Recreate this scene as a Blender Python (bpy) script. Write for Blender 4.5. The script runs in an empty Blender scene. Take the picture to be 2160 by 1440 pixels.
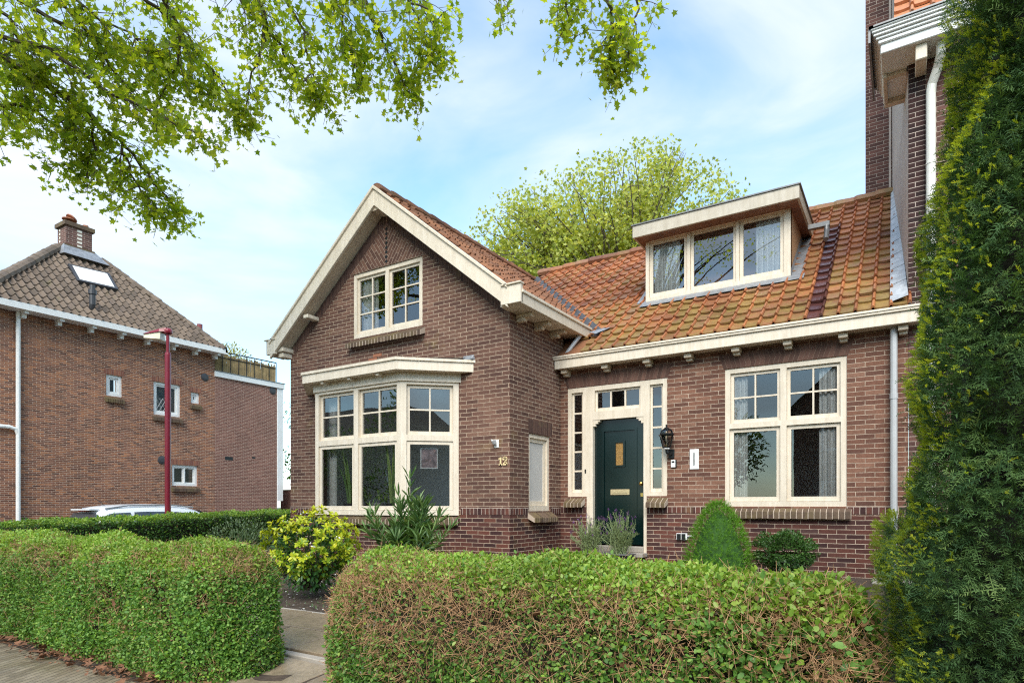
import bpy, math, random
import numpy as np
from mathutils import Vector, Matrix

R = random.Random(11)
NR = np.random.default_rng(11)
EYE = 1.25                       # every length below is measured from eye level; EYE lifts it to the pavement datum
C = bpy.context.scene.collection
SC = bpy.context.scene

# ------------------------------------------------------------------ survey helpers (photo pixel -> place)
FPX, CXP, HZ, YAW = 1308.23, 1080.0, 1066.0, math.radians(32.393)
cY, sY = math.cos(YAW), math.sin(YAW)
def ray(x, y):
    t = (x - CXP) / FPX
    return (-sY + cY * t, cY + sY * t, -(y - HZ) / FPX)
def onY(x, y, Y):
    r = ray(x, y); k = Y / r[1]; return (r[0] * k, Y, r[2] * k)
def onX(x, y, X):
    r = ray(x, y); k = X / r[0]; return (X, r[1] * k, r[2] * k)
def at(x, y, s):
    r = ray(x, y); return (r[0] * s, r[1] * s, r[2] * s)

# ------------------------------------------------------------------ objects
def prop(o, label=None, cat=None, group=None, kind=None):
    if label: o['label'] = label
    if cat: o['category'] = cat
    if group: o['group'] = group
    if kind: o['kind'] = kind
    return o
def thing(name, label, cat, loc, group=None):
    o = bpy.data.objects.new(name, None); C.objects.link(o)
    o.empty_display_size = .2
    o.location = (loc[0], loc[1], loc[2] + EYE)
    return prop(o, label, cat, group)
def world_loc(o):
    v = Vector((0, 0, 0))
    while o is not None:
        v += o.location; o = o.parent
    return v

class Fr:                         # a wall frame: origin, outward normal, u along the wall, v up, d outward
    def __init__(s, o, n):
        s.o = Vector(o); s.n = Vector(n).normalized(); s.u = Vector((0, 0, 1)).cross(s.n)
    def p(s, u, v, d=0.0):
        q = s.o + s.u * u + s.n * d; return (q.x, q.y, q.z + v)

class MB:
    def __init__(s): s.V = []; s.F = []; s.UV = []; s.A = []
    def poly(s, pts, uv=None, a=0.5):
        b = len(s.V); s.V += [tuple(p) for p in pts]; s.F.append(list(range(b, b + len(pts)))); s.UV.append(uv); s.A.append(a); return s
    def quad(s, a, b, c, d, uv=None, r=0.5): return s.poly([a, b, c, d], uv, r)
    def hexa(s, P, a=0.5):        # 8 corners: bottom 0-3 counter-clockwise from above, top 4-7
        b = len(s.V); s.V += [tuple(p) for p in P]
        for f in ((3, 2, 1, 0), (4, 5, 6, 7), (0, 1, 5, 4), (1, 2, 6, 5), (2, 3, 7, 6), (3, 0, 4, 7)):
            s.F.append([b + i for i in f]); s.UV.append(None); s.A.append(a)
        return s
    def box(s, x0, x1, y0, y1, z0, z1, a=0.5):
        return s.hexa([(x0, y0, z0), (x1, y0, z0), (x1, y1, z0), (x0, y1, z0), (x0, y0, z1), (x1, y0, z1), (x1, y1, z1), (x0, y1, z1)], a)
    def fbox(s, f, u0, u1, v0, v1, d0, d1, a=0.5):   # d1 is the outer face
        p = f.p
        return s.hexa([p(u0, v0, d1), p(u1, v0, d1), p(u1, v0, d0), p(u0, v0, d0), p(u0, v1, d1), p(u1, v1, d1), p(u1, v1, d0), p(u0, v1, d0)], a)
    def tube(s, pts, r0, r1=None, seg=6, cap=True, a=0.5):
        if r1 is None: r1 = r0
        pts = [Vector(p) for p in pts]; n = len(pts); rings = []
        ref = None
        for i, p in enumerate(pts):
            d = (pts[min(i + 1, n - 1)] - pts[max(i - 1, 0)]).normalized()
            if ref is None:
                ref = Vector((0, 0, 1)) if abs(d.z) < .9 else Vector((1, 0, 0))
            x = (ref - d * ref.dot(d)).normalized(); y = d.cross(x); ref = x
            r = r0 + (r1 - r0) * i / max(1, n - 1) if not isinstance(r0, (list, tuple)) else r0[i]
            b = len(s.V); rings.append(b)
            for k in range(seg):
                w = 2 * math.pi * k / seg
                s.V.append(tuple(p + x * (math.cos(w) * r) + y * (math.sin(w) * r)))
        for i in range(n - 1):
            for k in range(seg):
                k2 = (k + 1) % seg
                s.F.append([rings[i] + k, rings[i] + k2, rings[i + 1] + k2, rings[i + 1] + k]); s.UV.append(None); s.A.append(a)
        if cap:
            s.F.append([rings[0] + k for k in range(seg)][::-1]); s.UV.append(None); s.A.append(a)
            s.F.append([rings[-1] + k for k in range(seg)]); s.UV.append(None); s.A.append(a)
        return s
    def lathe(s, c, prof, seg=16, a=0.5):   # prof: (r, z) from bottom to top
        rings = []
        for r, z in prof:
            b = len(s.V); rings.append(b)
            for k in range(seg):
                w = 2 * math.pi * k / seg
                s.V.append((c[0] + math.cos(w) * r, c[1] + math.sin(w) * r, c[2] + z))
        for i in range(len(prof) - 1):
            for k in range(seg):
                k2 = (k + 1) % seg
                s.F.append([rings[i] + k, rings[i] + k2, rings[i + 1] + k2, rings[i + 1] + k]); s.UV.append(None); s.A.append(a)
        s.F.append([rings[0] + k for k in range(seg)][::-1]); s.UV.append(None); s.A.append(a)
        s.F.append([rings[-1] + k for k in range(seg)]); s.UV.append(None); s.A.append(a)
        return s
    def plate(s, f, us, vs, solid, d0, d1, outer=True, sides=True):
        """flat board on a wall frame made of the cells of a grid; the edges between solid and empty cells get reveals from d1 back to d0"""
        p = f.p; nu, nv = len(us) - 1, len(vs) - 1
        S = lambda i, j: 0 <= i < nu and 0 <= j < nv and solid(i, j)
        for i in range(nu):
            for j in range(nv):
                if not S(i, j): continue
                u0, u1, v0, v1 = us[i], us[i + 1], vs[j], vs[j + 1]
                s.quad(p(u0, v0, d1), p(u1, v0, d1), p(u1, v1, d1), p(u0, v1, d1))
                if not sides: continue
                for (di, dj, A, B) in ((-1, 0, (u0, v1), (u0, v0)), (1, 0, (u1, v0), (u1, v1)), (0, -1, (u0, v0), (u1, v0)), (0, 1, (u1, v1), (u0, v1))):
                    i2, j2 = i + di, j + dj
                    inside = 0 <= i2 < nu and 0 <= j2 < nv
                    if S(i2, j2) or (not inside and not outer): continue
                    s.quad(p(A[0], A[1], d1), p(A[0], A[1], d0), p(B[0], B[1], d0), p(B[0], B[1], d1))
        return s
    def holes(s, f, u0, u1, v0, v1, hs, d0, d1, outer=True):
        us = sorted(set([u0, u1] + [h[0] for h in hs] + [h[1] for h in hs])); vs = sorted(set([v0, v1] + [h[2] for h in hs] + [h[3] for h in hs]))
        def solid(i, j):
            cu = (us[i] + us[i + 1]) / 2; cv = (vs[j] + vs[j + 1]) / 2
            return not any(h[0] < cu < h[1] and h[2] < cv < h[3] for h in hs)
        return s.plate(f, us, vs, solid, d0, d1, outer)
    def build(s, name, mat, parent=None, loc=None, smooth=False, bevel=0.0):
        off = Vector((0, 0, EYE))
        base = world_loc(parent) if parent is not None else (Vector(loc) + off if loc is not None else off)
        V = np.array(s.V, dtype=np.float64).reshape(-1, 3) + np.array(off) - np.array(base)
        me = bpy.data.meshes.new(name); me.from_pydata(V.tolist(), [], s.F)
        me.materials.append(mat)
        uvl = me.uv_layers.new(name='UVMap'); at_ = me.attributes.new('rnd', 'FLOAT', 'FACE')
        at_.data.foreach_set('value', np.array(s.A, dtype=np.float32))
        li = 0; data = np.zeros((len(me.loops), 2), dtype=np.float32)
        for fi, f in enumerate(s.F):
            uv = s.UV[fi]
            if uv is None:
                a, b, c = (Vector(s.V[f[0]]), Vector(s.V[f[1]]), Vector(s.V[f[2]]))
                n = (b - a).cross(c - b)
                if n.length < 1e-12: n = Vector((0, 0, 1))
                n.normalize()
                if abs(n.z) > .9: ux, vx = Vector((1, 0, 0)), Vector((0, 1, 0))
                else:
                    ux = Vector((0, 0, 1)).cross(n).normalized(); vx = Vector((0, 0, 1)) if abs(n.z) < .3 else n.cross(ux)
                for k, vi in enumerate(f):
                    q = Vector(s.V[vi]); data[li + k] = (q.dot(ux), q.dot(vx))
            else:
                for k in range(len(f)): data[li + k] = uv[k]
            li += len(f)
        uvl.data.foreach_set('uv', data.ravel())
        if smooth: me.polygons.foreach_set('use_smooth', [True] * len(me.polygons))
        me.update()
        o = bpy.data.objects.new(name, me); C.objects.link(o)
        if parent is not None: o.parent = parent
        else: o.location = base
        if bevel:
            md = o.modifiers.new('edge', 'BEVEL'); md.width = bevel; md.segments = 1; md.limit_method = 'ANGLE'
        return o

def scatter(name, tv, tf, P, ROT, S, rnd, mat, parent=None, loc=None):
    """many small leaves as one mesh: template verts tv, faces tf of equal size"""
    tv = np.asarray(tv, float); tf = np.asarray(tf, int); m = len(P); n = len(tv); k = tf.shape[1]
    S = np.asarray(S, float)
    if S.ndim == 1: S = np.repeat(S[:, None], 3, 1)
    base = world_loc(parent) if parent is not None else Vector(loc) + Vector((0, 0, EYE))
    V = np.einsum('mij,mnj->mni', ROT, tv[None] * S[:, None, :]) + np.asarray(P)[:, None, :]
    V = V.reshape(-1, 3) + np.array([0, 0, EYE]) - np.array(base)
    Fc = (tf[None] + (np.arange(m) * n)[:, None, None]).reshape(-1, k)
    me = bpy.data.meshes.new(name)
    me.vertices.add(len(V)); me.vertices.foreach_set('co', V.astype(np.float32).ravel())
    me.loops.add(Fc.size); me.loops.foreach_set('vertex_index', Fc.astype(np.int32).ravel())
    me.polygons.add(len(Fc)); me.polygons.foreach_set('loop_start', (np.arange(len(Fc)) * k).astype(np.int32))
    me.polygons.foreach_set('loop_total', np.full(len(Fc), k, dtype=np.int32))
    a = me.attributes.new('rnd', 'FLOAT', 'FACE'); a.data.foreach_set('value', np.repeat(np.asarray(rnd, np.float32), len(tf)))
    me.materials.append(mat); me.update(calc_edges=True); me.validate()
    o = bpy.data.objects.new(name, me); C.objects.link(o)
    if parent is not None: o.parent = parent
    else: o.location = base
    return o
def norm(a): return a / np.maximum(np.linalg.norm(a, axis=-1, keepdims=True), 1e-9)
def frames(D, N):                # x axis along D, z axis near N
    D = norm(D); Y = norm(np.cross(N, D)); Z = np.cross(D, Y)
    return np.stack([D, Y, Z], axis=-1)
def rv(m): return norm(NR.normal(size=(m, 3)))

# ------------------------------------------------------------------ materials
def new_mat(name):
    m = bpy.data.materials.new(name); m.use_nodes = True; nt = m.node_tree
    for n in list(nt.nodes): nt.nodes.remove(n)
    out = nt.nodes.new('ShaderNodeOutputMaterial'); return m, nt, out
def N(nt, t, **kw):
    n = nt.nodes.new(t)
    for k, v in kw.items():
        if k.startswith('i_'):
            key = k[2:]; key = int(key) if key.isdigit() else key.replace('_', ' ')
            n.inputs[key].default_value = v
        else: setattr(n, k, v)
    return n
def L(nt, a, b): nt.links.new(a, b)
def c4(c): return (c[0], c[1], c[2], 1.0)
def ramp(nt, stops):
    r = nt.nodes.new('ShaderNodeValToRGB'); e = r.color_ramp.elements
    while len(e) > 1: e.remove(e[-1])
    e[0].position = stops[0][0]; e[0].color = c4(stops[0][1])
    for p, c in stops[1:]:
        q = e.new(p); q.color = c4(c)
    return r
def mixc(nt, fac, a, b, mode='MIX'):
    m = nt.nodes.new('ShaderNodeMix'); m.data_type = 'RGBA'; m.blend_type = mode
    for sck, v in ((m.inputs[0], fac), (m.inputs[6], a), (m.inputs[7], b)):
        if hasattr(v, 'is_output'): L(nt, v, sck)
        elif isinstance(v, (int, float)): sck.default_value = v
        else: sck.default_value = c4(v)
    return m.outputs[2]
def mth(nt, op, a, b=None, c=None):
    m = nt.nodes.new('ShaderNodeMath'); m.operation = op
    for i, v in enumerate((a, b, c)):
        if v is None: continue
        if hasattr(v, 'is_output'): L(nt, v, m.inputs[i])
        else: m.inputs[i].default_value = v
    return m.outputs[0]
def objco(nt): return N(nt, 'ShaderNodeTexCoord').outputs['Object']
def noise(nt, vec, scale, detail=4, rough=.55):
    n = N(nt, 'ShaderNodeTexNoise', i_Scale=scale, i_Detail=detail, i_Roughness=rough); L(nt, vec, n.inputs['Vector']); return n.outputs['Fac']
def rmap(nt, v, a, b, c=0.0, d=1.0):
    m = N(nt, 'ShaderNodeMapRange'); L(nt, v, m.inputs[0]); m.inputs[1].default_value = a; m.inputs[2].default_value = b; m.inputs[3].default_value = c; m.inputs[4].default_value = d; return m.outputs[0]

def simple(name, col, rough=.6, metal=0.0, var=.12, vscale=6.0, bump=0.0, bscale=30., spec=.5, dirt=None, dirt_amt=.5):
    m, nt, out = new_mat(name); b = N(nt, 'ShaderNodeBsdfPrincipled', i_Roughness=rough, i_Metallic=metal); b.inputs['Specular IOR Level'].default_value = spec
    co = objco(nt); f = noise(nt, co, vscale, 6, .6)
    lo = tuple(x * (1 - var) for x in col); hi = tuple(min(1, x * (1 + var)) for x in col)
    r = ramp(nt, [(.3, lo), (.7, hi)]); L(nt, f, r.inputs[0]); colo = r.outputs[0]
    if name.startswith('cream') or name.startswith('greyed'):
        mp = N(nt, 'ShaderNodeMapping'); mp.inputs['Scale'].default_value = (16, 16, 1.3); L(nt, co, mp.inputs[0]); sv = rmap(nt, noise(nt, mp.outputs[0], 1.0, 6, .7), .3, .75, 1.05, .80); gs = N(nt, 'ShaderNodeCombineColor')
        for i, q in enumerate((1.0, .985, .95)): L(nt, mth(nt, 'POWER', sv, 1 + (1 - q) * 8), gs.inputs[i])
        colo = mixc(nt, 1.0, colo, gs.outputs[0], 'MULTIPLY')
    if dirt:
        d = rmap(nt, noise(nt, co, vscale * 2.3, 8, .7), .52, .72); d = mth(nt, 'MULTIPLY', d, dirt_amt); colo = mixc(nt, d, colo, dirt)
    L(nt, colo, b.inputs['Base Color'])
    if bump:
        bp = N(nt, 'ShaderNodeBump', i_Strength=bump, i_Distance=.01); L(nt, noise(nt, co, bscale, 4), bp.inputs['Height']); L(nt, bp.outputs[0], b.inputs['Normal'])
    L(nt, b.outputs[0], out.inputs[0]); return m

def brick_mat(name, cols, mortar, bw=.22, bh=.0625, mo=.005, plinth=None, pcols=None, offset=.5, stain=(.30, .25, .10), stain_amt=.35, bump=.7, bright=None):
    m, nt, out = new_mat(name); b = N(nt, 'ShaderNodeBsdfPrincipled', i_Roughness=.85); b.inputs['Specular IOR Level'].default_value = .25
    uv = N(nt, 'ShaderNodeTexCoord').outputs['UV']; co = objco(nt)
    # slight waviness of the courses
    wv = N(nt, 'ShaderNodeTexNoise', i_Scale=5.0, i_Detail=2.0); L(nt, uv, wv.inputs['Vector'])
    off = N(nt, 'ShaderNodeVectorMath', operation='MULTIPLY_ADD'); L(nt, wv.outputs['Color'], off.inputs[0]); off.inputs[1].default_value = (.008, .008, 0); L(nt, uv, off.inputs[2])
    br = N(nt, 'ShaderNodeTexBrick', offset=offset); L(nt, off.outputs[0], br.inputs['Vector'])
    for k, v in (('Scale', 1.0), ('Mortar Size', mo), ('Mortar Smooth', .25), ('Bias', 0.0), ('Brick Width', bw), ('Row Height', bh)): br.inputs[k].default_value = v
    br.inputs['Color1'].default_value = (0, 0, 0, 1); br.inputs['Color2'].default_value = (1, 1, 1, 1); br.inputs['Mortar'].default_value = (.5, .5, .5, 1)
    sep = N(nt, 'ShaderNodeSeparateColor'); L(nt, br.outputs['Color'], sep.inputs[0]); fac = sep.outputs[0]
    n = len(cols); r = ramp(nt, [(i / (n - 1), c) for i, c in enumerate(cols)]); L(nt, fac, r.inputs[0]); colb = r.outputs[0]
    if plinth is not None:
        r2 = ramp(nt, [(i / (len(pcols) - 1), c) for i, c in enumerate(pcols)]); L(nt, fac, r2.inputs[0])
        sx = N(nt, 'ShaderNodeSeparateXYZ'); L(nt, uv, sx.inputs[0]); lt = mth(nt, 'LESS_THAN', sx.outputs[1], plinth)
        colb = mixc(nt, lt, colb, r2.outputs[0])
    # in-brick grain and large weathering
    g = rmap(nt, noise(nt, co, 55, 5, .65), .25, .8, .68, 1.32)
    gc = N(nt, 'ShaderNodeCombineColor');
    for i in range(3): L(nt, g, gc.inputs[i])
    colb = mixc(nt, 1.0, colb, gc.outputs[0], 'MULTIPLY')
    big = rmap(nt, noise(nt, co, .9, 5, .6), .35, .7, .8, 1.15)
    gc2 = N(nt, 'ShaderNodeCombineColor')
    for i in range(3): L(nt, big, gc2.inputs[i])
    colb = mixc(nt, 1.0, colb, gc2.outputs[0], 'MULTIPLY')
    st = mth(nt, 'MULTIPLY', rmap(nt, noise(nt, co, 2.1, 7, .65), .58, .75), stain_amt); colb = mixc(nt, st, colb, stain)
    mcol = ramp(nt, [(.3, tuple(x * .72 for x in mortar)), (.7, mortar)]); L(nt, noise(nt, co, 3.0, 6, .7), mcol.inputs[0])
    mf = br.outputs['Fac']
    wear = rmap(nt, noise(nt, co, 12, 4), .3, .55, .55, 1.0); mf2 = mth(nt, 'MULTIPLY', mf, wear)
    col = mixc(nt, mf2, colb, mcol.outputs[0])
    L(nt, col, b.inputs['Base Color'])
    h = mth(nt, 'SUBTRACT', mth(nt, 'MULTIPLY', noise(nt, co, 90, 3), .35), mf)
    bp = N(nt, 'ShaderNodeBump', i_Strength=bump, i_Distance=.006); L(nt, h, bp.inputs['Height']); L(nt, bp.outputs[0], b.inputs['Normal'])
    L(nt, b.outputs[0], out.inputs[0]); return m

def tile_mat(name, cols, moss, moss_lo, moss_hi, moss_amt, rough=.7, lichen=None, mscale=2.2, rollcol=None, eave=None):
    m, nt, out = new_mat(name); b = N(nt, 'ShaderNodeBsdfPrincipled', i_Roughness=rough); b.inputs['Specular IOR Level'].default_value = .4
    a = N(nt, 'ShaderNodeAttribute', attribute_name='rnd'); co = objco(nt); n = len(cols)
    isr = mth(nt, 'GREATER_THAN', a.outputs['Fac'], 1.5); av = mth(nt, 'SUBTRACT', a.outputs['Fac'], mth(nt, 'MULTIPLY', isr, 2.0))
    r = ramp(nt, [(i / (n - 1), c) for i, c in enumerate(cols)]); L(nt, av, r.inputs[0]); base = r.outputs[0]
    if rollcol:
        r3 = ramp(nt, [(i / (len(rollcol) - 1), c) for i, c in enumerate(rollcol)]); L(nt, av, r3.inputs[0]); base = mixc(nt, isr, base, r3.outputs[0])
    g = rmap(nt, noise(nt, co, 26, 6, .7), .25, .8, .7, 1.3); gc = N(nt, 'ShaderNodeCombineColor')
    for i in range(3): L(nt, g, gc.inputs[i])
    col = mixc(nt, 1.0, base, gc.outputs[0], 'MULTIPLY')
    mm = mth(nt, 'ADD', mth(nt, 'MULTIPLY', noise(nt, co, mscale, 4, .6), .6), mth(nt, 'MULTIPLY', noise(nt, co, 17, 6, .75), .4))
    if eave:
        sx_ = N(nt, 'ShaderNodeSeparateXYZ'); L(nt, co, sx_.inputs[0]); mm = mth(nt, 'ADD', mm, rmap(nt, sx_.outputs[2], eave[0], eave[1], eave[2], eave[3]))
        bg_ = rmap(nt, noise(nt, co, 1.1, 5, .65), .35, .65, .74, 1.12); gc3 = N(nt, 'ShaderNodeCombineColor')
        for i in range(3): L(nt, bg_, gc3.inputs[i])
        col = mixc(nt, 1.0, col, gc3.outputs[0], 'MULTIPLY')
    mf = mth(nt, 'MULTIPLY', rmap(nt, mm, moss_lo, moss_hi), moss_amt)
    mf = mth(nt, 'MULTIPLY', mf, mth(nt, 'SUBTRACT', 1.0, mth(nt, 'MULTIPLY', isr, .75)))
    mc = ramp(nt, [(.35, moss[0]), (.65, moss[1])]); L(nt, noise(nt, co, 9, 4), mc.inputs[0])
    col = mixc(nt, mf, col, mc.outputs[0])
    if lichen:
        col = mixc(nt, mth(nt, 'MULTIPLY', rmap(nt, noise(nt, co, 38, 4, .6), .66, .72), .7), col, lichen)
    L(nt, col, b.inputs['Base Color'])
    bp = N(nt, 'ShaderNodeBump', i_Strength=.4, i_Distance=.006); L(nt, noise(nt, co, 60, 4), bp.inputs['Height']); L(nt, bp.outputs[0], b.inputs['Normal'])
    L(nt, b.outputs[0], out.inputs[0]); return m

def leaf_mat(name, cols, trans=.35, rough=.5, tcol=None, spec=.4):
    m, nt, out = new_mat(name); b = N(nt, 'ShaderNodeBsdfPrincipled', i_Roughness=rough); b.inputs['Specular IOR Level'].default_value = spec
    a = N(nt, 'ShaderNodeAttribute', attribute_name='rnd'); n = len(cols)
    r = ramp(nt, [(i / (n - 1), c) for i, c in enumerate(cols)]); L(nt, a.outputs['Fac'], r.inputs[0])
    v = rmap(nt, noise(nt, objco(nt), 1.3, 3), .3, .7, .8, 1.2); gc = N(nt, 'ShaderNodeCombineColor')
    for i in range(3): L(nt, v, gc.inputs[i])
    col = mixc(nt, 1.0, r.outputs[0], gc.outputs[0], 'MULTIPLY'); L(nt, col, b.inputs['Base Color'])
    t = N(nt, 'ShaderNodeBsdfTranslucent')
    tc = mixc(nt, 1.0, col, tcol or (1.6, 1.5, .7), 'MULTIPLY'); L(nt, tc, t.inputs[0])
    mx = N(nt, 'ShaderNodeMixShader', i_0=trans); L(nt, b.outputs[0], mx.inputs[1]); L(nt, t.outputs[0], mx.inputs[2]); L(nt, mx.outputs[0], out.inputs[0]); return m

def glass_mat(name, tint=(.86, .9, .88), add=.05, wav=.012, k=1.3):
    m, nt, out = new_mat(name)
    t = N(nt, 'ShaderNodeBsdfTransparent', i_Color=c4(tint)); g = N(nt, 'ShaderNodeBsdfGlossy', i_Roughness=.0); g.inputs[0].default_value = (.95, .97, 1, 1)
    fr = N(nt, 'ShaderNodeFresnel', i_IOR=1.55); f2 = mth(nt, 'ADD', mth(nt, 'MULTIPLY', fr.outputs[0], k), add)
    bp = N(nt, 'ShaderNodeBump', i_Strength=wav * 10, i_Distance=.01); L(nt, noise(nt, objco(nt), 2.2, 1), bp.inputs['Height']); L(nt, bp.outputs[0], g.inputs['Normal'])
    mx = N(nt, 'ShaderNodeMixShader'); L(nt, f2, mx.inputs[0]); L(nt, t.outputs[0], mx.inputs[1]); L(nt, g.outputs[0], mx.inputs[2]); L(nt, mx.outputs[0], out.inputs[0]); return m

GB = [(.098, .050, .039), (.124, .064, .048), (.148, .075, .055), (.168, .087, .062), (.20, .11, .078)]
WB = [(.108, .050, .037), (.145, .067, .046), (.175, .080, .053), (.205, .096, .062), (.25, .13, .088)]
PB = [(.050, .023, .022), (.072, .031, .027), (.100, .038, .030), (.14, .050, .035), (.082, .042, .038)]
M = {}
M['brick_gable'] = brick_mat('brown_purple_brick', GB, (.54, .41, .30), plinth=-.115, pcols=PB, stain=(.22, .17, .05), stain_amt=.4)
M['brick_wing'] = brick_mat('red_brown_brick', WB, (.53, .41, .31), plinth=-.115, pcols=PB, stain=(.12, .07, .05), stain_amt=.3)
M['band_gable'] = brick_mat('brown_soldier_brick', [(.075, .04, .034), (.1, .054, .043), (.13, .07, .052)], (.30, .21, .16), bw=.22, bh=.0625, mo=.003, offset=0.0)
M['band_wing'] = brick_mat('red_soldier_brick', [(.10, .055, .042), (.135, .07, .053), (.17, .09, .066)], (.28, .19, .14), bw=.22, bh=.0625, mo=.003, offset=0.0)
M['band_plinth'] = brick_mat('dark_header_band_brick', PB, (.50, .40, .33), bw=.102, bh=.0715, mo=.006, offset=0.0)
M['brick_left'] = brick_mat('orange_red_brick', [(.11, .05, .036), (.21, .088, .056), (.26, .11, .068), (.39, .155, .072), (.16, .078, .056)], (.58, .43, .33), bw=.17, bh=.0486, mo=.0055, stain=(.40, .15, .06), stain_amt=.5)
M['brick_annex'] = brick_mat('brown_annex_brick', [(.17, .075, .058), (.22, .10, .076), (.26, .12, .09), (.19, .088, .072)], (.62, .46, .36), bw=.17, bh=.0486, mo=.0048, stain=(.16, .09, .06))
M['band_left'] = brick_mat('left_soldier_brick', [(.20, .08, .06), (.27, .11, .075), (.34, .14, .08)], (.40, .27, .2), bw=.17, bh=.05, mo=.003, offset=0.0)
M['brick_neigh'] = brick_mat('purple_brown_brick', [(.09, .045, .04), (.12, .06, .05), (.155, .075, .06), (.18, .085, .07)], (.46, .37, .31), stain_amt=.15)
M['brick_pier'] = brick_mat('dark_pier_brick', [(.03, .017, .017), (.045, .022, .021), (.065, .03, .027)], (.5, .41, .35), stain_amt=.1)
M['brick_sill'] = tile_mat('sill_brick', [(.075, .045, .032), (.105, .066, .045), (.145, .095, .062)], ((.13, .10, .04), (.20, .15, .06)), .45, .6, .75, .8)
M['mortar'] = simple('pale_mortar', (.46, .37, .29), .9, bump=.3)
M['cream'] = simple('cream_paint', (.75, .655, .53), .5, var=.05, vscale=5, dirt=(.50, .41, .29), dirt_amt=.28, bump=.12, bscale=35)
M['cream_dark'] = simple('dark_cream_paint', (.64, .53, .40), .5, var=.08, dirt=(.33, .22, .14), dirt_amt=.4)  # darker cream on soffits and brackets
M['white'] = simple('white_paint', (.78, .78, .76), .4, var=.04, dirt=(.5, .48, .42), dirt_amt=.3)
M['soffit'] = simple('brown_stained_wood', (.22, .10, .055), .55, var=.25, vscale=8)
M['cheek'] = simple('tan_painted_board', (.50, .31, .17), .5, var=.12)
M['tile'] = tile_mat('orange_clay_tile', [(.22, .088, .048), (.31, .122, .058), (.37, .145, .062), (.44, .17, .066), (.31, .15, .09)], ((.15, .115, .03), (.25, .20, .05)), .46, .60, .68, .5, lichen=(.36, .33, .22), rollcol=[(.30, .10, .05), (.42, .14, .058), (.50, .17, .065), (.38, .155, .08)], eave=(3.5, 5.2, .085, -.03))
M['tile_brown'] = tile_mat('old_brown_clay_tile', [(.16, .07, .038), (.23, .095, .045), (.29, .125, .06), (.2, .1, .06)], ((.10, .075, .03), (.15, .11, .04)), .5, .66, .5, .75)
M['tile_wet'] = tile_mat('wet_glazed_tile', [(.075, .028, .026), (.10, .04, .034), (.13, .05, .04)], ((.05, .03, .02), (.08, .04, .03)), .6, .8, .3, .16)
M['tile_left'] = tile_mat('grey_brown_concrete_tile', [(.10, .076, .058), (.145, .108, .08), (.185, .138, .102), (.125, .095, .074)], ((.12, .11, .04), (.17, .15, .05)), .57, .72, .7, .8)
M['tile_neigh'] = tile_mat('bright_orange_tile', [(.42, .16, .07), (.5, .2, .09), (.55, .24, .11)], ((.2, .14, .06), (.25, .17, .07)), .6, .8, .4, .55)
M['lead'] = simple('lead_sheet', (.30, .31, .33), .42, .35, var=.3, vscale=9, bump=.4, bscale=9, dirt=(.5, .5, .5), dirt_amt=.5)
M['lead_dark'] = simple('dark_lead_gutter', (.085, .085, .09), .5, .3, var=.3, vscale=9, bump=.3, bscale=10)
M['zinc'] = simple('grey_painted_pipe', (.46, .46, .46), .4, .1, var=.06)
M['zinc_dark'] = simple('weathered_zinc', (.2, .2, .2), .45, .5, var=.2)
M['pipe_white'] = simple('off_white_pipe', (.72, .70, .63), .35, var=.05)
M['stucco'] = simple('pink_grey_stucco', (.52, .43, .37), .9, var=.14, vscale=5, bump=.5, bscale=14)
M['black'] = simple('black_metal', (.012, .013, .014), .4, .2, var=.2)
M['darkgrey'] = simple('dark_grey_plastic', (.045, .045, .05), .45, var=.15)
M['door'] = simple('dark_green_gloss_paint', (.0018, .0105, .0105), .17, var=.12, vscale=3, spec=.55, bump=.05, bscale=3)
M['brass'] = simple('polished_brass', (.72, .48, .16), .25, 1.0, var=.1)
M['brass_pale'] = simple('pale_brass_plate', (.74, .58, .34), .35, .6, var=.08)
M['number'] = simple('gold_cream_number', (.80, .62, .33), .4, var=.06)
M['concrete'] = simple('grey_concrete', (.40, .36, .31), .85, var=.15, bump=.3, dirt=(.2, .17, .13))
M['glass'] = glass_mat('window_glass', (.95, .96, .95), add=.03, wav=.004)
M['glass_far'] = glass_mat('corner_house_glass', (.8, .84, .82), .0, .004, .45)
M['glass_old'] = glass_mat('old_window_glass', (.94, .95, .94), add=.06, wav=.008)
M['glass_dormer'] = glass_mat('dormer_glass', (.95, .96, .95), add=.10, wav=.008)
M['glass_lamp'] = glass_mat('lantern_glass', (.93, .92, .86), .03, 0.0)
M['glass_amber'] = simple('amber_ribbed_glass', (.30, .17, .05), .15, var=.5, vscale=40, bump=.6, bscale=60)
M['room'] = simple('grey_room_plaster', (.34, .32, .30), .9, var=.1)
M['room_dark'] = simple('dark_room_plaster', (.06, .06, .05), .9)
M['room_pale'] = simple('pale_room_plaster', (.50, .48, .45), .9, var=.05)
M['room_wood'] = simple('red_brown_wood', (.22, .075, .03), .4, var=.3, vscale=3)
def curtain_mat():
    m, nt, out = new_mat('white_curtain_cloth'); d = N(nt, 'ShaderNodeBsdfDiffuse'); t = N(nt, 'ShaderNodeBsdfTranslucent')
    r = ramp(nt, [(.3, (.80, .80, .78)), (.7, (.90, .90, .88))]); L(nt, noise(nt, objco(nt), 7), r.inputs[0])
    L(nt, r.outputs[0], d.inputs[0]); L(nt, r.outputs[0], t.inputs[0]); mx = N(nt, 'ShaderNodeMixShader', i_0=.15); L(nt, d.outputs[0], mx.inputs[1]); L(nt, t.outputs[0], mx.inputs[2]); L(nt, mx.outputs[0], out.inputs[0]); return m
M['curtain'] = curtain_mat()
M['lamp_red'] = simple('wine_red_paint', (.22, .010, .026), .3, var=.1, vscale=3)
M['lamp_lens'] = simple('yellowed_lamp_cover', (.66, .62, .46), .3, var=.1)
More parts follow.
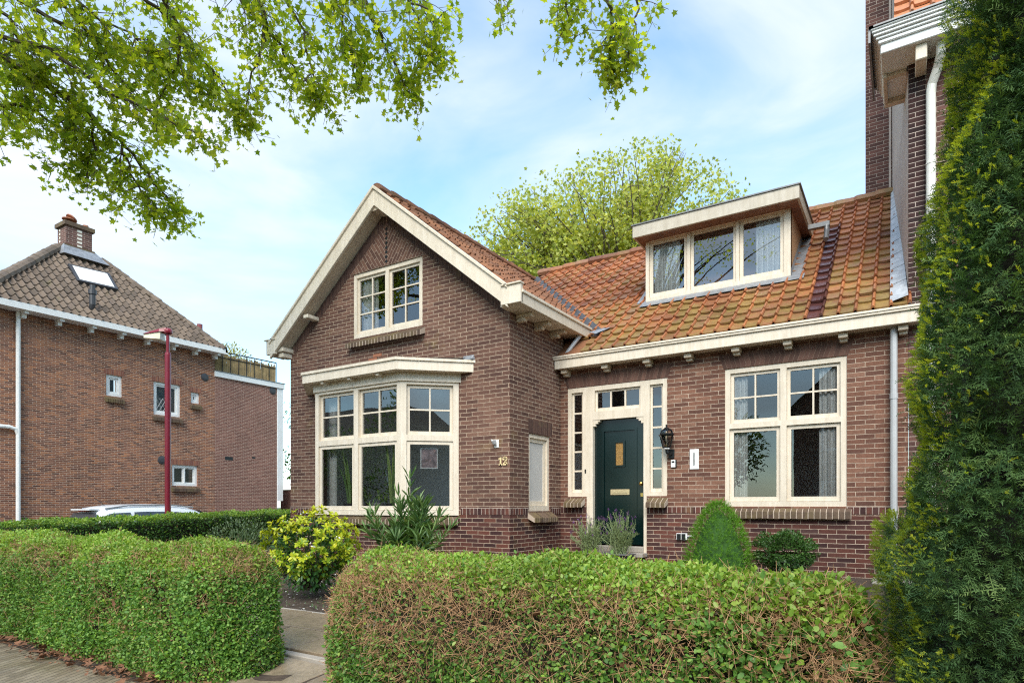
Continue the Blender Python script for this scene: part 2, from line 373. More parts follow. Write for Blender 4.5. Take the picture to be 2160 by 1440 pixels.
M['car_white'] = simple('white_car_paint', (.80, .82, .84), .15, var=.02, spec=.6)
M['car_glass'] = simple('dark_car_glass', (.05, .06, .07), .05, var=.2, spec=.8)
M['car_rail'] = simple('silver_rail', (.55, .56, .58), .3, .7, var=.1)
M['tail_red'] = simple('red_lamp_plastic', (.35, .01, .015), .2, var=.1)
M['rubber'] = simple('black_rubber', (.02, .02, .02), .8, var=.2)
M['bark'] = simple('plane_tree_bark', (.085, .068, .048), .9, var=.4, vscale=9, bump=.5)
M['twig'] = simple('tan_twig_bark', (.46, .265, .135), .8, var=.45, vscale=14)
M['core'] = simple('hedge_inner_shade', (.028, .022, .012), .95, var=.5, vscale=18, bump=.6)  # near-black filling, stands in for the shade deep inside a hedge
M['core_yew'] = simple('yew_inner_shade', (.014, .015, .009), .95, var=.5, vscale=18, bump=.6)  # near-black filling, stands in for the shade behind the yew needles
M['dead'] = simple('brown_dead_leaf', (.19, .085, .042), .8, var=.4, vscale=20)
M['dry_leaf'] = leaf_mat('dry_privet_leaf', [(.16, .09, .035), (.25, .14, .06), (.33, .2, .08)], .2, .7, (1.2, 1.1, .8))
M['bamboo'] = simple('yellow_bamboo', (.27, .19, .08), .6, var=.35, vscale=5)
M['soil'] = simple('garden_soil', (.055, .038, .026), .95, var=.5, vscale=9, bump=.9, bscale=40, dirt=(.16, .11, .07), dirt_amt=.6)
M['terracotta'] = simple('terracotta', (.33, .13, .07), .8, var=.2)
# foliage
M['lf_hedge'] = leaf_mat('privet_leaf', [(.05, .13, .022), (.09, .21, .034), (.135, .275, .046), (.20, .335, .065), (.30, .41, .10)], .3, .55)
M['lf_hedge_top'] = leaf_mat('sunlit_tone_privet_leaf', [(.13, .25, .028), (.20, .34, .04), (.28, .42, .06), (.38, .49, .10)], .35, .4)  # paler copy of the privet leaf, sunlight on the tops put into the colour
M['lf_back'] = leaf_mat('dark_privet_leaf', [(.03, .08, .016), (.05, .12, .022), (.085, .18, .03), (.13, .25, .04)], .3, .4)
M['lf_plane'] = leaf_mat('young_plane_leaf', [(.12, .20, .02), (.19, .285, .03), (.28, .36, .045), (.37, .43, .07)], .64, .5, (2.3, 2.0, .6))
M['lf_bgtree'] = leaf_mat('pale_plane_leaf', [(.17, .23, .04), (.30, .35, .06), (.42, .46, .10), (.54, .55, .18)], .45, .55, (1.9, 1.7, .75))
M['lf_yew'] = leaf_mat('yew_needle', [(.035, .080, .030), (.065, .130, .042), (.105, .185, .055), (.18, .26, .075)], .22, .6, (1.3, 1.4, .7), .2)
M['lf_yew_new'] = leaf_mat('yew_new_shoot', [(.28, .38, .03), (.42, .52, .045), (.56, .60, .07)], .45, .5, (1.5, 1.4, .6))
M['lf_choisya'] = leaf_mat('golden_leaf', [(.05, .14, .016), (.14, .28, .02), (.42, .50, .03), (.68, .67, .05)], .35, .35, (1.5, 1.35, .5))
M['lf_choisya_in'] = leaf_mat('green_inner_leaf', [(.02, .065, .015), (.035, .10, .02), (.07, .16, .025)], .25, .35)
M['petal'] = simple('white_petal', (.82, .82, .76), .6, var=.05)
M['lf_oleander'] = leaf_mat('oleander_leaf', [(.07, .15, .05), (.115, .215, .07), (.17, .28, .09), (.26, .36, .12)], .3, .35)
M['lf_grey'] = leaf_mat('grey_green_leaf', [(.06, .10, .045), (.09, .14, .06), (.14, .19, .09)], .25, .5)
M['lf_lavender'] = leaf_mat('lavender_leaf', [(.17, .23, .11), (.24, .31, .14), (.31, .38, .16)], .25, .6)
M['lf_lavflower'] = leaf_mat('purple_lavender_flower', [(.10, .035, .12), (.17, .07, .22), (.25, .12, .3)], .2, .6, (1, 1, 1))
M['lf_spruce'] = leaf_mat('bright_spruce_needle', [(.07, .19, .010), (.12, .29, .016), (.19, .38, .025)], .3, .5)
M['lf_box'] = leaf_mat('dark_box_leaf', [(.03, .08, .016), (.055, .13, .025), (.095, .19, .04)], .25, .35)
M['lf_ivy'] = leaf_mat('vine_leaf', [(.05, .12, .015), (.09, .18, .02), (.16, .25, .03)], .4, .45)
M['lf_yellowbush'] = leaf_mat('yellow_bush_leaf', [(.22, .24, .02), (.36, .33, .03), (.45, .38, .05)], .35, .5)
M['lf_snake'] = leaf_mat('snake_plant_leaf', [(.18, .30, .11), (.27, .42, .15), (.40, .48, .18)], .2, .4)

def paving_mat(name, cols, mortar, bw, bh, mo, rot=0.0, rough=.7, wet=True):
    m, nt, out = new_mat(name); b = N(nt, 'ShaderNodeBsdfPrincipled'); co = objco(nt)
    mp = N(nt, 'ShaderNodeMapping'); mp.inputs['Rotation'].default_value = (0, 0, rot); L(nt, co, mp.inputs[0])
    br = N(nt, 'ShaderNodeTexBrick'); L(nt, mp.outputs[0], br.inputs['Vector'])
    for k, v in (('Scale', 1.0), ('Mortar Size', mo), ('Mortar Smooth', .3), ('Brick Width', bw), ('Row Height', bh)): br.inputs[k].default_value = v
    br.inputs['Color1'].default_value = (0, 0, 0, 1); br.inputs['Color2'].default_value = (1, 1, 1, 1); br.inputs['Mortar'].default_value = (.5, .5, .5, 1)
    sp = N(nt, 'ShaderNodeSeparateColor'); L(nt, br.outputs['Color'], sp.inputs[0]); n = len(cols)
    r = ramp(nt, [(i / (n - 1), c) for i, c in enumerate(cols)]); L(nt, sp.outputs[0], r.inputs[0])
    g = rmap(nt, noise(nt, co, 14, 8, .7), .25, .8, .65, 1.3); gc = N(nt, 'ShaderNodeCombineColor')
    for i in range(3): L(nt, g, gc.inputs[i])
    col = mixc(nt, 1.0, r.outputs[0], gc.outputs[0], 'MULTIPLY'); col = mixc(nt, br.outputs['Fac'], col, mortar); L(nt, col, b.inputs['Base Color'])
    L(nt, rmap(nt, noise(nt, co, 1.6, 4), .35, .65, .35 if wet else rough, rough), b.inputs['Roughness'])
    h = mth(nt, 'SUBTRACT', mth(nt, 'MULTIPLY', noise(nt, co, 60, 4), .3), br.outputs['Fac'])
    bp = N(nt, 'ShaderNodeBump', i_Strength=.6, i_Distance=.008); L(nt, h, bp.inputs['Height']); L(nt, bp.outputs[0], b.inputs['Normal'])
    L(nt, b.outputs[0], out.inputs[0]); return m
M['klinker'] = paving_mat('brown_clinker_paving', [(.19, .145, .095), (.25, .195, .13), (.30, .24, .165), (.21, .17, .12)], (.10, .08, .055), .21, .055, .004, rot=math.radians(58))
M['street'] = paving_mat('grey_street_brick', [(.14, .115, .1), (.19, .15, .125), (.23, .18, .15)], (.09, .08, .07), .22, .075, .005, wet=False)
M['slab'] = tile_mat('wet_tan_slab', [(.19, .145, .10), (.26, .20, .135), (.32, .25, .17)], ((.10, .08, .05), (.15, .12, .075)), .5, .66, .7, .36)

# ================================================================== GROUND
def gz(Y):                        # garden level rises towards the house
    if Y < 2.4: return -1.25
    if Y < 7: return -1.20 + (Y - 2.4) / 4.6 * .27
    return -.93
def sheet(name, x0, x1, y0, y1, mat, zf, nx=1, ny=1, kind='structure'):
    mb = MB()
    for i in range(nx):
        for j in range(ny):
            xa, xb = x0 + (x1 - x0) * i / nx, x0 + (x1 - x0) * (i + 1) / nx; ya, yb = y0 + (y1 - y0) * j / ny, y0 + (y1 - y0) * (j + 1) / ny
            mb.quad((xa, ya, zf(xa, ya)), (xb, ya, zf(xb, ya)), (xb, yb, zf(xb, yb)), (xa, yb, zf(xa, yb)))
    return prop(mb.build(name, mat), kind=kind)
M['ground'] = simple('rough_grass_ground', (.06, .075, .03), .95, var=.4, vscale=2)
sheet('ground', -400, 400, -400, 400, M['ground'], lambda x, y: -1.62)
sheet('street', -18.9, -13.3, -40, 60, M['street'], lambda x, y: -1.56)
sheet('street', -13.3, 30, -12, -1.6, M['street'], lambda x, y: -1.40)
sheet('sidewalk', -13.3, 14, -1.6, 2.28, M['klinker'], lambda x, y: -1.25)
mbk = MB(); mbk.box(-13.3, 14, -1.72, -1.6, -1.62, -1.245); prop(mbk.build('kerb', M['concrete']), kind='structure')
sheet('garden_soil', -12.6, 6, 2.28, 30, M['soil'], lambda x, y: gz(y) - .02 + .012 * math.sin(x * 5.1) * math.sin(y * 4.3), 40, 60)
# paving slabs of the garden path, each a real slab with open joints
mb = MB()
def slab(x0, x1, y0, y1, dz=0.0):
    g = .009; a = R.uniform(-.006, .006)
    z0, z1 = gz(y0 + .01) + .02 + dz, gz(y1 - .01) + .02 + dz
    mb.hexa([(x0 + g, y0 + g, z0 - .06), (x1 - g, y0 + g, z0 - .06), (x1 - g, y1 - g, z1 - .06), (x0 + g, y1 - g, z1 - .06), (x0 + g, y0 + g, z0 + a), (x1 - g, y0 + g, z0 + a), (x1 - g, y1 - g, z1 - a), (x0 + g, y1 - g, z1 + a)], R.random())
for i in range(-13, 4):
    x = -4.15 + i * .6 * 1.0
    if -9.5 < x < 0.2:
        slab(x, x + .6, 3.22, 3.72); slab(x - .3, x + .3, 3.72, 4.22)
slab(-4.15, -3.45, 2.30, 3.10, -.02); slab(-3.45, -2.65, 2.30, 3.10, -.02)
for k in range(6): slab(-4.35, -3.55, 4.3 + k * .75, 4.3 + (k + 1) * .75 - .0)
prop(mb.build('path', M['slab'], bevel=.006), kind='structure')
mb = MB(); mb.box(-9.5, .2, 3.11, 3.19, -1.3, -1.14); mb.box(-9.5, -4.4, 4.24, 4.29, -1.3, -1.085); mb.box(-3.5, .2, 4.24, 4.29, -1.3, -1.085)
prop(mb.build('path_edging', M['concrete'], bevel=.006), kind='structure')

# ================================================================== MAIN HOUSE
GY, GX0, GX1, GC = 7.708, -9.88, -4.927, -7.40
WY, WX1 = 9.30, .03
PIT = .811
house = thing('brick_house', 'brown brick house with gable, bay window, dormer and orange tiled roof, number 12', 'house', (-5.0, 9.0, -1.0))
FG = Fr((0, GY, 0), (0, -1, 0)); FW = Fr((0, WY, 0), (0, -1, 0)); FS = Fr((GX1, 0, 0), (1, 0, 0))
zr = lambda x: 4.97 - PIT * abs(x - GC)
# --- gable wall
GWIN = (-8.20, -6.61, 2.92, 4.05)
BAYH = (-9.0, -6.0, -.15, 2.0)
mb = MB(); mb.holes(FG, GX0, GX1, -1.3, 2.92, [BAYH], -.12, 0, outer=False)
p = FG.p
def up(x0, x1, z0):
    mb.poly([p(x0, z0), p(x1, z0), p(x1, zr(x1)), p(x0, zr(x0))])
up(GX0, -8.20, 2.92); up(-8.20, GC, 4.05); up(GC, -6.61, 4.05); up(-6.61, GX1, 2.92)
mb.quad(p(-8.2, 4.05), p(-6.61, 4.05), p(-6.61, 4.05, -.1), p(-8.2, 4.05, -.1)); mb.quad(p(-8.2, 2.92), p(-8.2, 4.05), p(-8.2, 4.05, -.1), p(-8.2, 2.92, -.1)); mb.quad(p(-6.61, 2.92, -.1), p(-6.61, 4.05, -.1), p(-6.61, 4.05), p(-6.61, 2.92))
mb.quad(p(GX0, -1.3, 0), p(GX0, 2.96, 0), p(GX0, 2.96, -6), p(GX0, -1.3, -6))
mb.build('gable_wall', M['brick_gable'], house)
# --- side wall towards the wing
SWIN = (8.252, 8.927, -.085, 1.125)
mb = MB(); mb.holes(FS, GY, WY + .1, -1.3, 2.95, [SWIN], -.10, 0, outer=False); mb.build('side_wall', M['brick_gable'], house)
# --- wing wall
DH1 = (-4.79, -3.086, .15, 1.957); DH2 = (-4.446, -3.41, -.74, .15); WWIN = (-2.225, -.655, -.01, 1.985)
mb = MB(); mb.holes(FW, GX1, WX1, -1.3, 2.4, [DH1, DH2, WWIN], -.10, 0, outer=False); mb.build('wing_wall', M['brick_wing'], house)
mb = MB()   # back wall closing the house; unseen openings added to let daylight inside
mb.holes(Fr((0, 13.9, 0), (0, 1, 0)), -.03, -GX0, -1.3, 3.0, [(.35, 2.6, -.5, 2.1), (5.4, 9.3, -.5, 2.1)], -.15, 0); mb.build('back_wall', M['brick_gable'], house)

# --- bands of standing bricks
def band(f, u0, u1, v0, v1, mat, name, d=.004, fan=0.0, ends=None):
    b = MB(); q = f.p; h = v1 - v0; e = ends if ends is not None else 0.0
    b.quad(q(u0, v0, d), q(u1, v0, d), q(u1 + e, v1, d), q(u0 - e, v1, d), uv=[(0, u0), (0, u1), (h, u1), (h, u0)])
    b.quad(q(u0, v0, 0), q(u1, v0, 0), q(u1, v0, d), q(u0, v0, d))
    b.quad(q(u0 - e, v1, d), q(u1 + e, v1, d), q(u1 + e, v1, 0), q(u0 - e, v1, 0))
    return b.build(name, mat, house)
band(FW, -4.92, -4.45, -.112, -.012, M['band_plinth'], 'brick_band'); band(FW, -3.40, -2.3, -.112, -.012, M['band_plinth'], 'brick_band'); band(FW, -.66, WX1, -.112, -.012, M['band_plinth'], 'brick_band')
band(FG, -5.83, GX1 - .002, -.135, -.03, M['band_plinth'], 'brick_band'); band(FG, GX0, -9.16, -.135, -.03, M['band_plinth'], 'brick_band')
band(FS, GY, 8.23, -.135, -.03, M['band_plinth'], 'brick_band'); band(FS, 8.97, WY, -.135, -.03, M['band_plinth'], 'brick_band')
band(FW, -4.80, -3.07, 1.962, 2.185, M['band_wing'], 'lintel', ends=.06); band(FW, -2.24, -.64, 1.99, 2.21, M['band_wing'], 'lintel', ends=.07)
band(FS, 8.23, 8.99, 1.135, 1.345, M['band_gable'], 'lintel')
# --- rake border, chevron panel and diamonds
mb = MB()
for sgn in (-1, 1):
    xa, xb = GC + sgn * .02, GC + sgn * 2.36; w = .20
    P0 = (xa, zr(xa) - .005); P1 = (xb, zr(xb) - .005); ln = math.hypot(xb - xa, P1[1] - P0[1])
    pts = [p(P1[0], P1[1] - w, .004), p(P0[0], P0[1] - w, .004), p(*P0, .004), p(*P1, .004)]; uv = [(0, ln), (0, 0), (w, 0), (w, ln)]
    if sgn > 0: pts = [pts[1], pts[0], pts[3], pts[2]]; uv = [uv[1], uv[0], uv[3], uv[2]]
    mb.poly(pts, uv)
mb.build('rake_border', M['band_gable'], house)
mb = MB()
def rotuv(x, z, ang): return (x * math.cos(ang) + z * math.sin(ang), -x * math.sin(ang) + z * math.cos(ang))
zt = lambda x: zr(x) - .205
for sgn in (-1, 1):
    pol = [(GC, 4.06), (GC + sgn * .80, 4.06), (GC + sgn * .88, zt(GC + .88)), (GC, zt(GC))]
    if sgn < 0: pol = pol[::-1]
    mb.poly([p(x, z, .003) for x, z in pol], [rotuv(x - GC, z, math.radians(56) * sgn) for x, z in pol])
mb.build('chevron_panel', brick_mat('chevron_brick', GB, (.42, .31, .24), stain_amt=.1), house)
mb = MB()
for k in range(8):
    z = 4.12 + k * .078; r = .034
    mb.poly([p(GC, z - r, .006), p(GC + r, z, .006), p(GC, z + r, .006), p(GC - r, z, .006)])
mb.build('dark_diamond_bricks', M['black'], house)
mb = MB()
for (x, z) in ((-7.72, 2.50), (-7.61, 2.565), (-7.78, 2.565 - .125)):
    mb.fbox(FG, x - .1, x + .1, z - .025, z + .025, 0, .005)
prop(mb.build('patch_bricks', M['terracotta'], house), 'fresh red repair bricks')
# --- brick sills, laid as single bricks on edge
def sill(f, u0, u1, v, name='brick_sill', depth=.13, drop=.10, th=.10, bw=.062, d0=0.0):
    b = MB(); n = max(1, round((u1 - u0) / (bw + .01))); st = (u1 - u0) / n; q = f.p
    for i in range(n):
        a, c = u0 + i * st + .006, u0 + (i + 1) * st - .006; j = R.uniform(-.004, .004); rr = R.random()
        b.hexa([q(a, v - drop - th * .8 + j, d0 + depth + j), q(c, v - drop - th * .8 + j, d0 + depth + j), q(c, v - th, d0 - .05), q(a, v - th, d0 - .05),
                q(a, v - drop + j, d0 + depth + j), q(c, v - drop + j, d0 + depth + j), q(c, v + .005, d0 - .05), q(a, v + .005, d0 - .05)], rr)
    o = b.build(name, M['brick_sill'], house, bevel=.006)
    b = MB(); b.hexa([q(u0, v - drop - th * .75, d0 + depth - .008), q(u1, v - drop - th * .75, d0 + depth - .008), q(u1, v - th, d0 - .05), q(u0, v - th, d0 - .05),
                      q(u0, v - drop - .008, d0 + depth - .008), q(u1, v - drop - .008, d0 + depth - .008), q(u1, v - .004, d0 - .05), q(u0, v - .004, d0 - .05)])
    b.build('mortar_joint', M['mortar'], o)
sill(FG, -8.27, -6.55, 2.92, drop=.10, th=.11)
sill(FS, 8.22, 8.99, -.075, drop=.11)
sill(FW, -2.28, -.60, -.01, drop=.07, th=.13, depth=.08)
sill(FW, -4.80, -4.47, .148, depth=.15, drop=.10, th=.10); sill(FW, -3.38, -3.07, .148, depth=.15, drop=.10, th=.10)

# --- windows
def window(parent, f, u0, u1, v0, v1, cells, fw_mat, glass, d=-.03, depth=.09, name='window', rec=.035, sw=.045, bar=.022):
    """cells: (u0,u1,v0,v1,nx,ny, sash) openings in the frame; each gets a sash with glazing bars and one pane mesh"""
    b = MB(); b.holes(f, u0, u1, v0, v1, [c[:4] for c in cells], d - depth, d)
    w = b.build(name, fw_mat, parent, bevel=.004)
    for c in cells:
        a0, a1, b0, b1, nx, ny = c[:6]; s = c[6] if len(c) > 6 else sw
        su0, su1, sv0, sv1 = a0 + .003, a1 - .003, b0 + .003, b1 - .003; gu0, gu1, gv0, gv1 = a0 + s, a1 - s, b0 + s * 1.2, b1 - s
        hs = []
        cw = (gu1 - gu0 - bar * (nx - 1)) / nx; ch = (gv1 - gv0 - bar * (ny - 1)) / ny
        for i in range(nx):
            for j in range(ny):
                hs.append((gu0 + i * (cw + bar), gu0 + i * (cw + bar) + cw, gv0 + j * (ch + bar), gv0 + j * (ch + bar) + ch))
        b = MB(); b.holes(f, su0, su1, sv0, sv1, hs, d - rec - .035, d - rec); b.build('sash', fw_mat, w)
        b = MB(); b.quad(f.p(gu0 - .005, gv0 - .005, d - rec - .022), f.p(gu1 + .005, gv0 - .005, d - rec - .022), f.p(gu1 + .005, gv1 + .005, d - rec - .022), f.p(gu0 - .005, gv1 + .005, d - rec - .022)); b.build('pane', glass, w)
    return w
# attic window in the gable
window(house, FG, *GWIN, [(-8.13, -7.44, 3.0, 3.98, 2, 3), (-7.37, -6.68, 3.0, 3.98, 2, 3)], M['cream'], M['glass_old'], d=-.02)
# small side window
window(house, FS, *SWIN, [(8.31, 8.87, -.0, 1.065, 1, 1, .06)], M['cream'], M['glass'], d=-.02)
# living room window of the wing
window(house, FW, *WWIN, [(-2.15, -1.475, 1.19, 1.915, 2, 2), (-1.395, -.73, 1.19, 1.915, 2, 2), (-2.165, -1.475, .06, 1.115, 1, 1, .055), (-1.395, -.725, .06, 1.115, 1, 1, .055)], M['cream'], M['glass'], d=-.015)

# --- front door with its frame
b = MB(); b.holes(FW, DH1[0], DH1[1], DH1[2], DH1[3], [(-4.725, -4.515, .215, 1.88), (-4.30, -3.515, 1.54, 1.88), (-4.334, -3.465, .15, 1.40), (-3.365, -3.15, .215, 1.88)], -.12, -.005)
b.fbox(FW, -4.446, -4.334, -.74, .15, -.12, -.005); b.fbox(FW, -3.465, -3.41, -.74, .15, -.12, -.005)
for sg, xc in ((1, -4.334), (-1, -3.465)):    # carved shoulders of the door head
    for k, (w_, h_) in enumerate(((.12, .035), (.085, .065), (.045, .105))):
        b.fbox(FW, min(xc, xc + sg * w_), max(xc, xc + sg * w_), 1.40 - h_, 1.40 - (0 if k == 0 else (.035, .065)[k - 1]), -.10, -.012)
df = b.build('door_frame', M['cream'], house, bevel=.004)
def side_light(u0, u1, v0, v1, nx, ny):
    b = MB(); bar = .028; cw = (u1 - u0 - .07 - bar * (nx - 1)) / nx; ch = (v1 - v0 - .09 - bar * (ny - 1)) / ny; hs = []
    for i in range(nx):
        for j in range(ny):
            a = u0 + .035 + i * (cw + bar); c = v0 + .055 + j * (ch + bar); hs.append((a, a + cw, c, c + ch))
    b.holes(FW, u0 + .002, u1 - .002, v0 + .002, v1 - .002, hs, -.075, -.045); s = b.build('sidelight', M['cream'], df)
    b = MB(); b.quad(FW.p(u0, v0, -.062), FW.p(u1, v0, -.062), FW.p(u1, v1, -.062), FW.p(u0, v1, -.062)); b.build('pane', M['glass_old'], df)
side_light(-4.725, -4.515, .215, 1.88, 1, 5); side_light(-3.365, -3.15, .215, 1.88, 1, 5); side_light(-4.30, -3.515, 1.54, 1.88, 3, 1)
b = MB(); dz = -.085
b.holes(FW, -4.330, -3.468, -.62, 1.398, [(-4.20, -3.60, -.45, 1.245)], dz - .045, dz)
b.holes(FW, -4.20, -3.60, -.45, 1.245, [(-4.165, -3.635, -.415, 1.21)], dz - .03, dz + .012)
b.holes(FW, -4.165, -3.635, -.415, 1.21, [(-3.975, -3.825, .645, 1.03)], dz - .04, dz - .012)
b.holes(FW, -3.995, -3.805, .625, 1.05, [(-3.965, -3.835, .655, 1.02)], dz - .02, dz + .006)
door = b.build('door', M['door'], house, bevel=.004)
b = MB(); b.quad(FW.p(-3.97, .65, dz - .015), FW.p(-3.83, .65, dz - .015), FW.p(-3.83, 1.025, dz - .015), FW.p(-3.97, 1.025, dz - .015)); b.build('pane', M['glass_amber'], door)
b = MB(); b.fbox(FW, -4.055, -3.73, .175, .265, dz - .012, dz + .004); b.fbox(FW, -4.02, -3.765, .198, .242, dz + .004, dz + .012); b.build('letter_slot', M['brass_pale'], door, bevel=.003)
b = MB(); kx, ky, kz = FW.p(-3.525, .35, dz)
for i in range(7):
    pass
b.tube([(kx, ky, kz), (kx, ky - .02, kz), (kx, ky - .035, kz), (kx, ky - .05, kz), (kx, ky - .058, kz)], [.014, .014, .032, .03, .012], seg=14); b.build('door_knob', M['brass'], door, smooth=True)
b = MB(); b.fbox(FW, -3.54, -3.50, .145, .20, dz, dz + .01); b.build('lock_plate', M['brass'], door)
for z in (.98, -.42): b = MB(); b.tube([FW.p(-3.472, z, dz + .008), FW.p(-3.472, z + .09, dz + .008)], .01, seg=8); b.build('hinge', M['brass'], door)
b = MB(); b.fbox(FW, -4.45, -3.40, -.80, -.735, -.12, .22); b.fbox(FW, -4.334, -3.465, -.735, -.645, -.12, .03); b.build('door_step', M['concrete'], house, bevel=.008)
# --- house number and small fittings that belong to the walls
def text_obj(body, size, f, u, v, d, mat, name, parent):
    cu = bpy.data.curves.new(name, 'FONT'); cu.body = body; cu.size = size; cu.extrude = .006; cu.align_x = 'CENTER'; cu.align_y = 'CENTER'; cu.offset = .004; cu.space_character = 1.05
    t = bpy.data.objects.new('tmp', cu); C.objects.link(t); dg = bpy.context.evaluated_depsgraph_get()
    me = bpy.data.meshes.new_from_object(t.evaluated_get(dg)); bpy.data.objects.remove(t)
    mat3 = Matrix((f.u, Vector((0, 0, 1)), f.n)).transposed(); o_ = Vector(f.p(u, v, d)) + Vector((0, 0, EYE)) - world_loc(parent)
    for vt in me.vertices: vt.co = mat3 @ vt.co + o_
    me.materials.clear(); me.materials.append(mat); o = bpy.data.objects.new(name, me); C.objects.link(o); o.parent = parent; return o
# "12" with slab serifs
num = MB()
def nb(u0, u1, v0, v1): num.fbox(FG, u0, u1, v0, v1, .004, .016)
nu, nv = -5.115, .60
nb(nu + .018, nu + .043, nv, nv + .118); nb(nu, nu + .062, nv, nv + .018); nb(nu - .002, nu + .02, nv + .085, nv + .108)
pts2 = [(.078, .085), (.082, .105), (.10, .118), (.123, .116), (.137, .10), (.136, .082), (.122, .06), (.10, .038), (.085, .014)]
for (a, c) in zip(pts2, pts2[1:]):
    A = Vector((a[0], a[1])); B = Vector((c[0], c[1])); dd = (B - A).normalized(); nn = Vector((-dd.y, dd.x)) * .0105; A -= dd * .004; B += dd * .004
    q = [A - nn, B - nn, B + nn, A + nn]
    num.hexa([FG.p(nu + v.x, nv + v.y, .0165) for v in q] + [FG.p(nu + v.x, nv + v.y, .004) for v in q])
nb(nu + .075, nu + .145, nv, nv + .021); nb(nu + .132, nu + .147, nv + .0, nv + .042); nb(nu + .074, nu + .098, nv + .074, nv + .094)
num.build('house_number', M['number'], house)
b = MB(); b.fbox(FW, -2.735, -2.60, .545, .845, 0, .012); lp = b.build('letter_plate', M['white'], house, bevel=.003)
b = MB(); b.fbox(FW, -2.678, -2.662, .60, .79, .011, .0135); b.build('slot', M['black'], lp)
b = MB(); b.fbox(FW, -4.475, -4.455, .54, .60, -.006, .008); b.build('lock_sensor', M['black'], house)

# --- bay window
bay_c = [(-9.12, GY), (-8.47, 7.108), (-6.525, 7.108), (-5.873, GY)]
bay = MB()
def bayframe(i):
    a, c = bay_c[i], bay_c[i + 1]; d = Vector((c[0] - a[0], c[1] - a[1], 0)); n = Vector((d.y, -d.x, 0)).normalized(); return Fr((a[0], a[1], 0), n), d.length
bf, bw_ = bayframe(1); br_, brw = bayframe(2); bl_, blw = bayframe(0)
# brick base and sill
for (f, w) in ((bl_, blw), (bf, bw_), (br_, brw)): bay.quad(f.p(.0, -1.3, -.06), f.p(w, -1.3, -.06), f.p(w, -.15, -.06), f.p(0, -.15, -.06))
bayo = bay.build('bay_window', M['brick_gable'], house)
for (f, w) in ((bl_, blw), (bf, bw_), (br_, brw)): sill(f, .0 if f is not br_ else .02, w - (.0 if f is not br_ else .02), -.15, depth=.07, drop=.06, th=.12, d0=-.02)
def bay_win(f, w, n):
    e = .085; m = .10; cw = (w - 2 * e - (n - 1) * m) / n; cells = []
    for i in range(n):
        a = e + i * (cw + m); cells.append((a, a + cw, 1.09, 1.865, 2, 2, .05)); cells.append((a, a + cw, -.07, 1.0, 1, 1, .055))
    b = MB(); b.holes(f, 0, w, -.15, 1.91, [c[:4] for c in cells], -.11, 0); wo = b.build('bay_frame', M['cream'], bayo, bevel=.004)
    for c in cells:
        a0, a1, b0, b1, nx, ny, s = c; bar = .024; rec = .05; gu0, gu1, gv0, gv1 = a0 + s, a1 - s, b0 + s * 1.2, b1 - s; hs = []
        cw2 = (gu1 - gu0 - bar * (nx - 1)) / nx; ch = (gv1 - gv0 - bar * (ny - 1)) / ny
        for i in range(nx):
            for j in range(ny): hs.append((gu0 + i * (cw2 + bar), gu0 + i * (cw2 + bar) + cw2, gv0 + j * (ch + bar), gv0 + j * (ch + bar) + ch))
        if ny == 1: rec = .02
        b = MB(); b.holes(f, a0 + .003, a1 - .003, b0 + .003, b1 - .003, hs, -rec - .035, -rec); b.build('sash', M['cream'], bayo)
        b = MB(); b.quad(f.p(gu0, gv0, -rec - .022), f.p(gu1, gv0, -rec - .022), f.p(gu1, gv1, -rec - .022), f.p(gu0, gv1, -rec - .022)); b.build('pane', M['glass_old'] if ny > 1 else M['glass'], bayo)
bay_win(bl_, blw, 1); bay_win(bf, bw_, 2); bay_win(br_, brw, 1)
def ring(off, z0, z1, mb, top=True):
    k = math.tan(math.radians(22.5)); a = [(-9.12 - off * 1.414 - .0, GY), (-8.47 - off * k, 7.108 - off), (-6.525 + off * k, 7.108 - off), (-5.873 + off * 1.414, GY)]
    for i in range(3): mb.quad((a[i][0], a[i][1], z0), (a[i + 1][0], a[i + 1][1], z0), (a[i + 1][0], a[i + 1][1], z1), (a[i][0], a[i][1], z1))
    mb.poly([(q[0], q[1], z1) for q in a]); mb.poly([(q[0], q[1], z0) for q in a[::-1]])
b = MB(); ring(.03, 1.91, 2.06, b); b.build('frieze', M['cream'], bayo)
b = MB(); ring(.20, 2.045, 2.19, b); ring(.225, 2.185, 2.225, b); b.build('cornice', M['cream'], bayo, bevel=.006)
for u in (.35, .97, 1.6): b = MB(); b.fbox(bf, u - .03, u + .03, 2.005, 2.044, .03, .16); b.build('bracket', M['cream'], bayo)
b = MB(); b.poly([(-9.3, GY, 2.27), (-8.55, 6.95, 2.229), (-6.44, 6.95, 2.229), (-5.66, GY, 2.27)]); b.build('lead_roof', M['lead'], bayo)
b = MB(); b.hexa([(-5.78, GY - .06, 2.235), (-5.58, GY - .06, 2.235), (-5.56, GY - .003, 2.24), (-5.80, GY - .003, 2.24), (-5.76, GY - .03, 2.29), (-5.60, GY - .03, 2.29), (-5.58, GY - .003, 2.31), (-5.78, GY - .003, 2.31)]); b.build('lead_flashing', M['lead'], bayo)

